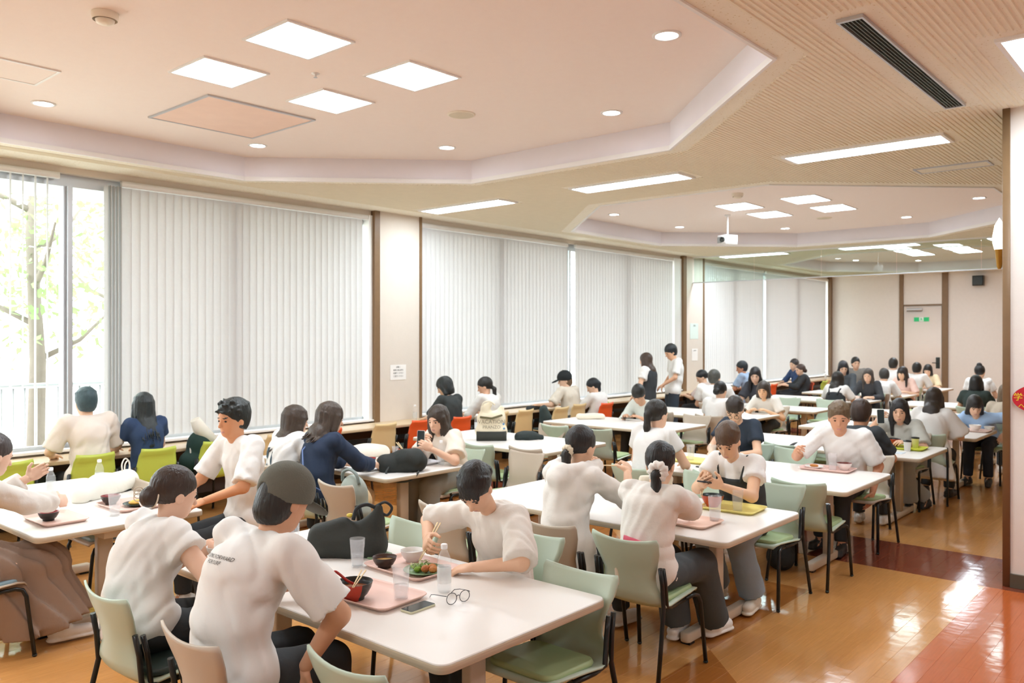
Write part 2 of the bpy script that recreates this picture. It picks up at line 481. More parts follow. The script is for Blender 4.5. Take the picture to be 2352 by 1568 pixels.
# ---- vertical blinds
M_slat = mat('blind_fabric', '#D8D6D5', 0.85, var=0.03, vscale=30, transl=0.14, bump=0.1, bscale=120)
SLW = 0.104
def blind(x0, x1, ang, label, step=0.094, jitter=2.0):
    b = empty('vertical_blind', (x0, 8.86, 0), 0, label, 'blind', 'vertical window blinds')
    r = MB(); r.rbox(0, x1-x0, -.03, .03, 3.455, 3.515, .008); r.build('head_rail', M_white, b)
    s = MB(); n = 6
    for zz in (0.79, 3.45):
        for i in range(n+1):
            t = -SLW/2+SLW*i/n; s.v.append((t, .006*math.cos(math.pi*t/SLW), zz))
    s.f = [(i, i+1, n+2+i, n+1+i) for i in range(n)]; s.m = [0]*n; s.sm = [True]*n
    me = s.mesh('slat', M_slat)
    k = int((x1-x0-.02)/step)
    for i in range(k):
        o = link('slat', me, b, (.06+i*step, 0, 0), math.radians(ang+random.uniform(-jitter, jitter)))
    return b
blind(2.2, 3.25, 82, 'opened blind with edge-on slats at the left border', 0.11)
blind(3.86, 7.16, -9, 'wide closed blind behind the seated boy with spiky hair')
blind(8.14, 11.64, -9, 'closed blind right of the pillar with the paper notice')
blind(11.88, 15.3, -9, 'closed blind behind the two standing people')
blind(16.58, 19.72, -9, 'closed blind behind the man in the light blue shirt')
blind(19.9, 24.05, -9, 'closed blind nearest the far corner')
# gathered panel where the big blind starts
sp = MB()
for i in range(5): sp.box(3.70+i*.035, 3.704+i*.035, 8.80, 8.90, .79, 3.45)
tag(sp.build('blind_stack', M_slat), 'pale stacked blind slats beside the bright open window', 'blind')

# ---- outside
M_ground = mat('paving', '#D8D5CC', 0.9, var=0.1, vscale=2)
struct('ground_outside', MB().add([(-30, 9.1, -.3), (60, 9.1, -.3), (60, 60, -.3), (-30, 60, -.3)], [(0, 1, 2, 3)]), M_ground)
struct('eave_outside', MB().box(-10, 30, 9.1, 10.4, 3.50, 3.8), M_white)
rl = empty('railing', (-2, 10.5, 0), 0, 'pale metal railing outside the clear window', 'railing')
MB().tube([(0, 0, 1.3), (14, 0, 1.3)], .03).build('top_rail', M_alu, rl); MB().tube([(0, 0, .3), (14, 0, .3)], .02).build('bottom_rail', M_alu, rl)
bm_ = MB().tube([(0, 0, -.3), (0, 0, 1.3)], .012, 6).mesh('baluster', M_alu)
for i in range(60): link('baluster', bm_, rl, (3.2+i*.12, 0, 0))
M_bark = mat('bark', '#857A70', 0.9, var=0.2, bump=0.3); M_leaf = mat('leaves', '#93B873', 0.6, var=0.3, vscale=3, transl=0.4)
def tree(x, y, h, label):
    t = empty('tree', (x, y, -.3), 0, label, 'tree', 'trees beyond the window')
    MB().tube([(0, 0, 0), (.05, .02, h*.35), (-.05, 0, h*.7), (.02, 0, h*.95)], [.13, .11, .07, .03], 8).build('trunk', M_bark, t)
    for k in range(5):
        a = k*2.3; z = h*(.35+.1*k)
        MB().tube([(0, 0, z), (.6*math.cos(a), .6*math.sin(a), z+.3), (1.1*math.cos(a), 1.1*math.sin(a), z+.8)], [.05, .035, .015], 6).build('branch', M_bark, t)
    lf = MB()
    for k in range(1300):
        v = np.random.normal(size=3); v /= np.linalg.norm(v); r = np.random.rand()**.4
        c = np.array((0, 0, h*.68))+v*r*np.array((1.7, 1.7, h*.36)); q = np.random.normal(size=(2, 3)); q /= np.linalg.norm(q, axis=1)[:, None]; s_ = .07
        lf.add([c-q[0]*s_, c+q[1]*s_*.6, c+q[0]*s_, c-q[1]*s_*.6], [(0, 1, 2, 3)])
    lf.build('foliage', M_leaf, t)['kind'] = 'stuff'
tree(4.3, 12.6, 5.2, 'leafy tree left of the window mullion'); tree(6.6, 15.0, 6.0, 'leafy tree right of the window mullion'); tree(2.0, 16.0, 6.0, 'tree beyond the railing at the left border')

# ---- the far door and what hangs on the walls
dx = XF
struct('trim_51', MB().box(dx-.05, dx, 6.84, 6.95, 0, HC), M_brown); struct('trim_52', MB().box(dx-.05, dx, 5.72, 5.87, 0, HC), M_brown)
struct('trim_53', MB().box(dx-.045, dx, 5.87, 6.84, 2.70, 2.74), M_brown)
M_door = mat('door_paint', '#EFE3D8', 0.5, var=0.02)
dr = struct('door_1', MB().rbox(dx-.03, dx-.002, 5.885, 6.83, 0.01, 2.69, .003), M_door); tag(dr, 'pale flush door under the green exit sign')
MB().rbox(dx-.09, dx-.03, 6.35, 6.75, 2.56, 2.64, .01).build('door_closer', M_alu, dr)
h_ = MB().tube([(dx-.03, 5.97, 1.15), (dx-.09, 5.97, 1.15), (dx-.09, 6.1, 1.15)], .012); h_.box(dx-.04, dx-.03, 5.92, 6.02, 1.0, 1.3); h_.build('door_handle', M_dark, dr)
MB().box(dx-.04, dx-.03, 5.9, 6.8, .0, .02).build('threshold', M_base, dr)
struct('wall_transom', MB().box(dx-.02, dx, 5.87, 6.84, 2.74, HC), M_wall)
M_green = mat('exit_green', '#1FA563', 0.4, emit=0.25); M_wsign = mat('sign_white', '#F4F8F2', 0.4)
ex = empty('exit_sign', (dx-.033, 6.38, 2.33), 0, 'green and white emergency exit sign on the far door', 'sign')
MB().box(-.008, 0, -.19, .19, -.055, .055).build('plate', M_green, ex)
pg = MB().box(-.012, -.008, -.055, .055, -.055, .055)
pg.build('pictogram_field', M_wsign, ex)
fg = MB()
for pts in ([(0, .01, .03), (0, 0, 0), (0, .02, -.02), (0, .03, -.04)], [(0, 0, 0), (0, -.025, -.02), (0, -.02, -.04)], [(0, .01, .02), (0, -.025, .015)], [(0, .01, .02), (0, .03, .0)]):
    fg.tube([(-.014, p[1], p[2]) for p in pts], .006, 5)
fg.ball((-.014, .015, .042), .008, 8, 6); fg.build('running_figure', M_green, ex)
ws = empty('wall_speaker', (dx, 4.98, 3.32), 0, 'small black loudspeaker high on the far wall', 'speaker')
MB().rbox(-.22, -.04, -.13, .13, -.13, .13, .02).build('cabinet', M_black, ws); MB().box(-.225, -.22, -.11, .11, -.11, .11).build('grille', M_dark, ws); MB().tube([(-.06, 0, 0), (0, 0, 0)], .02).build('bracket', M_dark, ws)

def notice(name, x, z, w, h, label, lines, color='#F6F3EE'):
    n = empty(name, (x, YW-.001, z), 0, label, 'notice')
    MB().box(-w/2, w/2, -.004, 0, -h/2, h/2).build('paper', mat('paper_'+color[1:], color, .8, var=.02), n)
    t = MB(); zz = h*.34
    for L_ in lines:
        b = text_mb(L_, h*.13); b.xf(Matrix.Translation((0, -.0055, zz)) @ Matrix.Rotation(math.pi/2, 4, 'X'))
        t.add(b.v, b.f); zz -= h*.2
    t.build('print', mat('ink_black', '#34332F', .7), n)
    return n
notice('paper_notice', 7.66, 1.37, .29, .21, 'white notice sheet taped to the near plaster pillar', ['お願い', '食事の後は席を', 'お譲りください', 'ご協力ください'])
notice('paper_notice', 16.1, 1.98, .36, .34, 'pale green sheet high on the second pillar', ['ご案内'], '#DDEBE2')
notice('paper_notice', 16.13, 1.47, .26, .26, 'small white sheet low on the second pillar', ['お知らせ'])

# red oval sign on the right pillar
sg = empty('oval_sign', (7.099, 1.0, 1.415), 0, 'red oval sign with yellow letters on the right pillar', 'sign')
t = MB(); n = 40
t.add([(0, .235*math.cos(2*math.pi*k/n), .118*math.sin(2*math.pi*k/n)) for k in range(n)] + [(-.004, .235*math.cos(2*math.pi*k/n), .118*math.sin(2*math.pi*k/n)) for k in range(n)],
      [tuple(range(n, 2*n))] + [(k, (k+1) % n, n+(k+1) % n, n+k) for k in range(n)])
t.build('plate', mat('sign_red', '#C92334', .4, var=.04), sg)
def wall_text(body, size, y, z, m, name):
    b = text_mb(body, size); b.xf(Matrix.Translation((-.0065, y, z)) @ Matrix.Rotation(-math.pi/2, 4, 'Z') @ Matrix.Rotation(math.pi/2, 4, 'X'))
    return b.build(name, m, sg)
M_yel = mat('sign_yellow', '#F6E23A', .5)
wall_text('学食', .062, .165, .008, M_yel, 'lettering'); wall_text('へ', .05, .172, -.058, M_yel, 'lettering'); wall_text('隣の', .04, .115, .072, mat('ink_white', '#F8F6F2', .5), 'lettering')

# wall lamp on the side of the pillar
lp = empty('wall_lamp', (7.75, 1.30, 2.43), 0, 'torch shaped wall lamp with brass foot behind the pillar edge', 'lamp')
MB().lathe([(.012, 0), (.02, .02), (.032, .15), (.036, .16)], 14, (0, .14, 0)).build('foot', mat('brass', '#B98B3E', .3, metal=.8), lp)
MB().lathe([(.036, .16), (.05, .22), (.05, .27), (.034, .36), (.001, .42)], 14, (0, .14, 0)).build('lamp_shade', emis('flame_glass', '#FFF3DC', 3.0), lp)
MB().tube([(0, 0, .1), (0, .14, .1)], .012).build('arm', MATS['brass'], lp)

# glass smoke screen hanging from the ceiling
gs = empty('smoke_screen', (16.05, 2.0, 3.03), 0, 'clear glass smoke screen hanging across the ceiling', 'screen')
for k in range(6):
    MB().box(-.004, .004, -1.5+k*1.38, -1.5+(k+1)*1.38-.01, 0, HC-3.03).build('pane', M_smoke, gs)
MB().box(-.012, .012, -1.5, 6.8, -.015, .004).build('bottom_rail', M_alu, gs); MB().box(-.02, .02, -1.5, 6.8, HC-3.06, HC-3.031).build('top_rail', M_white, gs)

# ---- lights
M_lamp = emis('lamp_panel', '#E8F5FF', LAMP); M_dl = emis('downlight_lamp', '#F4F8FF', LAMP*1.5)
def square_light(x0, x1, y0, y1, label, z=HR):
    o = empty('ceiling_light', ((x0+x1)/2, (y0+y1)/2, z), 0, label, 'light', 'square ceiling lights')
    a, b_ = (x1-x0)/2, (y1-y0)/2; t = .02
    MB().box(-a-t, a+t, -b_-t, -b_, -.012, 0).box(-a-t, a+t, b_, b_+t, -.012, 0).box(-a-t, -a, -b_, b_, -.012, 0).box(a, a+t, -b_, b_, -.012, 0).build('frame', M_white, o)
    MB().add([(-a, -b_, -.008), (a, -b_, -.008), (a, b_, -.008), (-a, b_, -.008)], [(3, 2, 1, 0)]).build('diffuser', M_lamp, o)
POS = ['nearest', 'left', 'right', 'farthest']
for nm, cx, w, dxs in (('near', 3.675, .485, .5), ('second', 12.15, .6, .54), ('far', 20.6, .62, .6)):
    cy = 5.14 if nm == 'near' else 5.08
    for i, (sx, sy) in enumerate(((-1, -1), (-1, 1), (1, -1), (1, 1))):
        x = cx+sx*dxs; y = cy+sy*.505
        square_light(x-w/2, x+w/2, y-.24, y+.24, '%s of four square lights in the %s octagonal recess' % (POS[i], nm))
def strip_light(x0, x1, y0, y1, label):
    o = empty('strip_light', ((x0+x1)/2, (y0+y1)/2, HC), 0, label, 'light', 'long ceiling strip lights')
    a, b_ = (x1-x0)/2, (y1-y0)/2; t = .03
    MB().box(-a-t, a+t, -b_-t, -b_, -.02, 0).box(-a-t, a+t, b_, b_+t, -.02, 0).box(-a-t, -a, -b_, b_, -.02, 0).box(a, a+t, -b_, b_, -.02, 0).build('frame', M_white, o)
    MB().add([(-a, -b_, -.014), (a, -b_, -.014), (a, b_, -.014), (-a, b_, -.014)], [(3, 2, 1, 0)]).build('diffuser', M_lamp, o)
for s_, nm in zip(STRIPS, ('strip light nearest the right pillar', 'middle strip light between the two octagonal recesses', 'strip light nearest the first plaster pillar',
                           'strip light at the smoke screen near the window wall', 'middle strip light at the smoke screen', 'strip light at the smoke screen near the wall lamp')):
    strip_light(*s_, 'long glowing '+nm)
strip_light(5.43, 6.75, .70, 1.0, 'bright ceiling light cut by the right border')
for s_ in ((-.9, -.6, 1.85, 3.2), (-.9, -.6, 4.36, 5.73), (-.9, -.6, 6.87, 8.28), (2.2, 3.5, -1.6, -1.3)): strip_light(*s_, 'strip light behind the viewpoint, %s' % {-1: 'first from the right', 1: 'first from the right', 4: 'second from the right', 6: 'nearest the windows'}.get(int(s_[2]), 'over the entrance side') if s_[0] < 0 else 'strip light over the entrance side behind the viewpoint')
def downlight(x, y, label):
    o = empty('downlight', (x, y, HR), 0, label, 'light', 'round downlights in the recesses')
    MB().lathe([(.095, 0), (.095, -.008), (.075, -.01), (.07, 0.0)], 20).build('ring', M_white, o)
    MB().disc(.072, -.004, 20, up=False).build('lamp', M_dl, o)
D1 = [(4.69, 2.76, 'near the ribbed ceiling edge'), (6.0, 4.08, 'above the second table'), (5.99, 6.12, 'left of the ceiling speaker'), (4.65, 7.51, 'beside the peach panel'), (2.63, 7.51, 'at the left border')]
for x, y, n_ in D1: downlight(x, y, 'round downlight in the near recess %s' % n_)
for x, y, n_ in ((11.06, 7.47, 'leftmost'), (13.11, 7.45, 'second from left'), (14.53, 6.1, 'third from left'), (14.45, 4.02, 'fourth from left'), (13.12, 2.69, 'rightmost')):
    downlight(x, y, '%s round downlight in the second recess' % n_)
for x, y, n_ in ((21.85, 7.3, 'left'), (23.0, 6.11, 'right')): downlight(x, y, '%s round downlight seen through the smoke screen' % n_)
def detector(x, y, label):
    o = empty('smoke_detector', (x, y, HR), 0, label, 'detector')
    MB().lathe([(.075, 0), (.078, -.02), (.07, -.045)], 20).build('base', mat('ivory_plastic', '#F6ECDA', .5), o); MB().lathe([(.055, -.045), (.05, -.062), (.03, -.07), (.0, -.072)], 20).build('sensor_head', MATS['ivory_plastic'], o)
detector(2.14, 5.13, 'cream smoke detector in the near recess'); detector(10.55, 5.1, 'cream smoke detector in the second recess')
def cspeaker(x, y, label):
    o = empty('ceiling_speaker', (x, y, HR), 0, label, 'speaker')
    MB().lathe([(.125, 0), (.125, -.008), (.11, -.012)], 24).build('ring', MATS['ivory_plastic'], o); MB().lathe([(.11, -.012), (.06, -.016), (0, -.018)], 24).build('grille', mat('grille_cream', '#E2D8C2', .7, bump=.3, bscale=300), o)
cspeaker(5.18, 5.11, 'round cream ceiling speaker beside the near square lights'); cspeaker(13.67, 5.08, 'round ceiling speaker in the second recess')
pp = empty('ceiling_panel', (3.92, 6.74, HR), 0, 'large pink access panel with grey frame in the near recess', 'panel')
MB().box(-.5, .5, -.5, .5, -.01, 0).build('board', mat('pink_panel', '#FBDDCD', .8), pp); q = .52
MB().box(-q, q, -q, -.5, -.014, 0).box(-q, q, .5, q, -.014, 0).box(-q, -.5, -.5, .5, -.014, 0).box(.5, q, -.5, .5, -.014, 0).build('frame', M_alu, pp)
pp = empty('ceiling_panel', (2.1, 6.75, HR), 0, 'white framed access panel at the left border', 'panel')
MB().box(-.28, .28, -.23, .23, -.006, 0).build('board', M_peach, pp); MB().box(-.3, .3, -.25, -.23, -.01, 0).box(-.3, .3, .23, .25, -.01, 0).box(-.3, -.28, -.23, .23, -.01, 0).box(.28, .3, -.23, .23, -.01, 0).build('frame', M_white, pp)
pp = empty('ceiling_panel', (9.2, 2.12, HC), 0, 'thin beige access panel in the ribbed ceiling', 'panel')
MB().box(-.12, .12, -.32, .32, -.008, 0).build('board', M_board, pp); MB().box(-.14, .14, -.34, -.32, -.012, 0).box(-.14, .14, .32, .34, -.012, 0).box(-.14, -.12, -.32, .32, -.012, 0).box(.12, .14, -.32, .32, -.012, 0).build('frame', M_alu, pp)
sk = empty('sprinkler', (3.66, 5.13, HR), 0, 'tiny sprinkler head between the near square lights', 'sprinkler')
MB().lathe([(.03, 0), (.03, -.006), (.008, -.01), (.008, -.03)], 12).build('rose', M_white, sk); MB().disc(.016, -.032, 12, up=False).build('deflector', M_alu, sk)
vt = empty('ceiling_vent', (5.63, 1.54, HC), 0, 'long dark slot air vent in the ribbed ceiling', 'vent')
MB().box(-1.1, 1.1, -.058, .058, -.002, 0).build('backing', mat('vent_dark', '#3E4A45', .6), vt)
MB().box(-1.125, 1.125, -.07, -.058, -.02, 0).box(-1.125, 1.125, .058, .07, -.02, 0).box(-1.125, -1.1, -.058, .058, -.02, 0).box(1.1, 1.125, -.058, .058, -.02, 0).build('frame', M_alu, vt)
lm = MB().box(-1.1, 1.1, -.003, .003, -.018, -.002).mesh('louvre', mat('vent_louvre', '#5F6C66', .5))
for i in range(5): link('louvre', lm, vt, (0, -.04+i*.02, 0))

pj = empty('projector', (12.3, 6.12, 3.42), math.radians(-20), 'small white projector hanging below the second recess', 'projector')
MB().rbox(-.13, .13, -.1, .1, -.075, .075, .02).build('body', M_white, pj); MB().lathe([(.0, 0), (.035, 0), (.04, .03), (.04, .0)], 14).xf(Matrix.Translation((-.13, -.03, 0)) @ Matrix.Rotation(-math.pi/2, 4, 'Y')).build('lens', M_dark, pj)
MB().box(-.135, -.13, .0, .09, -.05, .05).build('vent_grille', mat('grey_plastic', '#9A9C9A', .5), pj)
MB().tube([(0, 0, .075), (0, 0, HR-3.42)], .014).build('pole', M_white, pj); MB().lathe([(.05, HR-3.42), (.05, HR-3.44), (.014, HR-3.45)], 16).build('ceiling_plate', M_white, pj)
# dining counter along the windows
M_ctop = mat('counter_wood', '#D9BE9A', 0.35, var=0.08, vscale=4, bump=.05, bstretch=(1, 12, 1)); M_cpan = mat('counter_panel', '#5A4A42', .6)
cn = empty('window_counter', (1.0, 8.3, 0), 0, 'long beige dining counter along the window wall', 'counter')
MB().rbox(-3.5, 22.9, 0, .5, .665, .70, .02, er=.005).build('counter_top', M_ctop, cn)
MB().box(-3.5, 22.9, .42, .47, .12, .60).build('heater_panel', M_cpan, cn)
MB().box(-3.5, 22.9, .08, .11, .50, .56).build('front_beam', M_black, cn)
lg = MB().box(-.06, .06, .06, .14, 0, .665).mesh('leg', M_black)
for i in range(14): link('leg', lg, cn, (-2.6+i*1.85, 0, 0))
# ================================================================== chairs and tables
M_top = mat('laminate_white', '#F1EBE4', 0.32, var=0.02, vscale=3)
M_ply = mat('plywood_edge', '#CBBBA2', 0.5, var=0.3, vscale=3.0)
_n = M_ply.node_tree.nodes; _l = M_ply.node_tree.links      # ply layers seen on the edge
_mp = _n.new('ShaderNodeMapping'); _mp.inputs['Scale'].default_value = (.3, .3, 60)
_l.new(_n['Texture Coordinate'].outputs['Object'], _mp.inputs['Vector']); _l.new(_mp.outputs['Vector'], _n['Noise Texture'].inputs['Vector'])
M_tleg = mat('table_leg_beige', '#D8CAB6', 0.4, var=0.04)
def build_shell(rows, curve, top_dip, mats, ncol=10, th=0.009):
    g = []
    for i, (x, z, hw, cb, cs) in enumerate(rows):
        r = []
        for j in range(ncol+1):
            q = -1+2*j/ncol
            zz = z + cs*q*q
            if i < 3: zz += top_dip*(1-i/3)*(abs(q)**2)
            r.append(Vector((x+cb*q*q, hw*q, zz)))
        g.append(r)
    m = len(rows); nrm = []
    for i in range(m):
        r = []
        for j in range(ncol+1):
            du = g[min(i+1, m-1)][j]-g[max(i-1, 0)][j]; dv = g[i][min(j+1, ncol)]-g[i][max(j-1, 0)]
            r.append(du.cross(dv).normalized())
        nrm.append(r)
    b = MB(); W = ncol+1
    fr = [g[i][j] for i in range(m) for j in range(W)]
    bk = [g[i][j]-nrm[i][j]*th for i in range(m) for j in range(W)]
    fs = []; o = m*W
    for i in range(m-1):
        for j in range(ncol):
            a = i*W+j; fs.append((a, a+W, a+W+1, a+1)); fs.append((o+a, o+a+1, o+a+W+1, o+a+W))
    for i in range(m-1):
        a = i*W; fs.append((a, o+a, o+a+W, a+W)); a = i*W+ncol; fs.append((a, a+W, o+a+W, o+a))
    for j in range(ncol):
        fs.append((j, j+1, o+j+1, o+j)); a = (m-1)*W+j; fs.append((a, o+a, o+a+1, a+1))
    b.add(fr+bk, fs, 0, True)
    return b
ROWS = [(-.292, .775, .205, .030, 0), (-.288, .76, .214, .032, 0), (-.272, .705, .206, .036, 0), (-.254, .645, .182, .040, 0), (-.242, .585, .162, .042, 0), (-.236, .535, .166, .042, 0),
        (-.234, .49, .190, .036, .004), (-.222, .445, .208, .026, .008), (-.188, .415, .214, .012, .012), (-.13, .412, .215, 0, .014), (-.03, .424, .215, 0, .014), (.08, .435, .213, 0, .012),
        (.16, .442, .205, 0, .008), (.205, .436, .19, 0, .004), (.222, .42, .175, 0, 0)]
ROWS2 = [(-.285, .80, .165, .022, 0), (-.290, .775, .172, .024, 0), (-.262, .74, .178, .026, 0), (-.258, .69, .186, .030, 0), (-.245, .60, .202, .034, 0), (-.236, .52, .216, .034, 0),
         (-.228, .465, .22, .028, .006), (-.20, .425, .215, .016, .010), (-.14, .415, .212, 0, .012), (-.03, .424, .212, 0, .014), (.08, .435, .21, 0, .012), (.16, .442, .202, 0, .008), (.205, .436, .19, 0, .004), (.222, .42, .175, 0, 0)]
SH1 = build_shell(ROWS, 0, .022, None); SH2 = build_shell(ROWS2, 0, .012, None)
PADM = MB().rbox(-.15, .195, -.185, .185, .425, .455, .06, 5, er=.012)
for i, v in enumerate(PADM.v):
    PADM.v[i] = (v[0], v[1], v[2]+.012*(v[0]+.1)/.3)
def leg_mb(sx, sy, r=.0125):
    if sx < 0: return MB().tube([(-.232, sy*.208, .64), (-.215, sy*.21, .55), (-.205, sy*.212, .43), (-.245, sy*.222, .25), (-.30, sy*.232, .008)], r, 8)
    return MB().tube([(.06, sy*.19, .408), (.15, sy*.2, .413), (.188, sy*.205, .40), (.205, sy*.21, .36), (.245, sy*.222, .008)], r, 8)
LEGS = [leg_mb(sx, sy).mesh('leg', M_black) for sx in (-1, 1) for sy in (-1, 1)]
UPR = [MB().tube([(-.198, sy*.205, .63), (-.18, sy*.207, .55), (-.165, sy*.208, .42), (-.1, sy*.2, .405), (.06, sy*.19, .405)], .0125, 8).mesh('side_tube', M_black) for sy in (-1, 1)]
CAPS = [MB().ball((.245 if k > 1 else -.30, (1 if k % 2 else -1)*(.222 if k > 1 else .232), .011), (.015, .015, .011), 8, 5).mesh('foot_cap', M_dark) for k in range(4)]
SHELLC = {'green': ('#BFCDB8', 'green_shell'), 'tan': ('#C9BBA9', 'tan_shell'), 'lime': ('#C6D65A', 'lime_shell'), 'orange': ('#F2602B', 'orange_shell'), 'cream': ('#E8CB95', 'cream_shell')}
PADC = {'green': '#A9BD8C', 'dark': '#35423F', 'blue': '#8FAAB6'}
PROTO = {}
def chair(kind, pad, x, y, face, label, group):
    """face in degrees: 0 looks along +X, 90 at the windows"""
    key = (kind, pad)
    if key not in PROTO:
        PROTO[key] = ((SH2 if kind in ('lime', 'orange', 'cream') else SH1).mesh('shell', mat(SHELLC[kind][1], SHELLC[kind][0], .38, var=.03)), PADM.mesh('seat_pad', mat('pad_'+pad, PADC[pad], .45, var=.08)))
    sh, pd = PROTO[key]
    name = 'counter_chair' if kind in ('lime', 'orange', 'cream') else 'cafeteria_chair'
    o = empty(name, (x, y, 0), math.radians(face), label, 'chair', group)
    link('shell', sh, o); link('seat_pad', pd, o)
    for k, m in enumerate(LEGS):
        l = link('leg', m, o); link('foot_cap', CAPS[k], l)
    for m in UPR: link('side_tube', m, o)
    return o
def table(x0, x1, y0, y1, label, group, drawer=False):
    a, b_ = (x1-x0)/2, (y1-y0)/2
    t = empty('dining_table', ((x0+x1)/2, (y0+y1)/2, 0), 0, label, 'table', group)
    MB().rbox(-a, a, -b_, b_, .662, .694, .05, 6, er=.004).build('edge_band', M_ply, t)
    MB().rbox(-a+.002, a-.002, -b_+.002, b_-.002, .692, .70, .049, 6, er=.004).build('table_top', M_top, t)
    MB().box(-.03, .03, -b_+.34, b_-.34, .60, .66).build('beam', M_tleg, t)
    for s in (-1, 1):
        yy = s*(b_-.34)
        l = MB().rbox(-.05, .05, yy-.03, yy+.03, .06, .662, .012); l.build('leg', M_tleg, t)
        f = MB().rbox(-.42, .42, yy-.035, yy+.035, .012, .075, .03, 4, er=.012).build('foot', M_tleg, t)
        MB().box(-.40, -.34, yy-.03, yy+.03, 0, .014).box(.34, .40, yy-.03, yy+.03, 0, .014).build('glide', M_black, f)
    if drawer:
        MB().box(-.1, .25, -b_+.1, b_-.5, .60, .66).build('under_shelf', M_tleg, t)
    return t
R1 = [(2.05, 3.09, 2.12, 4.25), (4.34, 5.43, 2.17, 4.27), (6.34, 7.46, 2.19, 4.29), (8.53, 9.58, 2.25, 4.35), (10.62, 11.80, 2.21, 4.3), (12.85, 13.95, 2.3, 4.4), (15.0, 16.1, 2.3, 4.4)]
R2 = [(1.80, 2.85, 5.25, 7.2), (4.44, 5.40, 5.25, 7.2), (6.47, 7.57, 5.20, 7.2), (8.88, 9.97, 5.25, 7.2), (10.92, 12.05, 5.09, 7.1), (12.75, 13.6, 4.88, 6.9), (14.9, 15.97, 4.86, 6.9), (17.0, 18.0, 4.77, 6.8), (19.3, 20.5, 4.7, 6.8)]
ORD = ['first', 'second', 'third', 'fourth', 'fifth', 'sixth', 'seventh', 'eighth', 'ninth']
for i, t_ in enumerate(R1): table(*t_, '%s white table from the front in the row beside the open aisle' % ORD[i], 'white tables of the aisle row')
for i, t_ in enumerate(R2): table(*t_, '%s white table from the left in the row nearer the windows' % ORD[i], 'white tables of the window row', i == 0)
# ================================================================== people: smooth implicit surfaces, one continuous skin
def V(*a): return np.array(a, float)
def nrm(v): return v/np.linalg.norm(v)
class Field:
    def __init__(s): s.ops = []; s.lo = V(9e9, 9e9, 9e9); s.hi = -s.lo
    def _bb(s, lo, hi, mode):
        if mode == 'u': s.lo = np.minimum(s.lo, lo); s.hi = np.maximum(s.hi, hi)
    def cone(s, a, b, ra, rb, k=.02, mode='u', flat=None, end=False, start=False):
        a = np.asarray(a, float); b = np.asarray(b, float); r = max(ra, rb)*1.05
        lo = np.minimum(a, b)-r; hi = np.maximum(a, b)+r
        s.ops.append(('c', (a, b, ra, rb, flat, start, end), lo, hi, k, mode)); s._bb(lo, hi, mode); return s
    def ell(s, c, r, R=np.eye(3), k=.02, mode='u'):
        c = np.asarray(c, float); r = np.asarray(r, float)
        ex = np.sqrt(((R*r)**2).sum(1))
        s.ops.append(('e', (c, r, np.asarray(R, float)), c-ex, c+ex, k, mode)); s._bb(c-ex, c+ex, mode); return s
    def cut(s, p, n):          # removes the side the normal points to
        s.ops.append(('p', (np.asarray(p, float), nrm(np.asarray(n, float))), None, None, 0, 'i')); return s
def _eval(op, x, y, z):
    t, a = op[0], op[1]
    if t == 'c':
        A, B, ra, rb, flat, st, en = a
        ba = B-A; L2 = ba@ba; L = math.sqrt(L2)
        dx, dy, dz = x-A[0], y-A[1], z-A[2]
        h = (dx*ba[0]+dy*ba[1]+dz*ba[2])/L2
        hc = np.clip(h, -9 if st else 0, 9 if en else 1)
        qx, qy, qz = dx-hc*ba[0], dy-hc*ba[1], dz-hc*ba[2]
        if flat is not None:
            n, fac = flat; q = qx*n[0]+qy*n[1]+qz*n[2]; g = 1/fac-1
            qx = qx+q*g*n[0]; qy = qy+q*g*n[1]; qz = qz+q*g*n[2]
        d = np.sqrt(qx*qx+qy*qy+qz*qz)-(ra+(rb-ra)*np.clip(hc, 0, 1))
        if en: d = np.maximum(d, (h-1)*L)
        if st: d = np.maximum(d, -h*L)
        return d
    if t == 'e':
        c, r, R = a
        dx, dy, dz = x-c[0], y-c[1], z-c[2]
        q = [R[0, i]*dx+R[1, i]*dy+R[2, i]*dz for i in range(3)]
        k0 = np.sqrt(sum((q[i]/r[i])**2 for i in range(3))); k1 = np.sqrt(sum((q[i]/r[i]**2)**2 for i in range(3)))+1e-9
        return k0*(k0-1)/k1
    p, n = a
    return (x-p[0])*n[0]+(y-p[1])*n[1]+(z-p[2])*n[2]
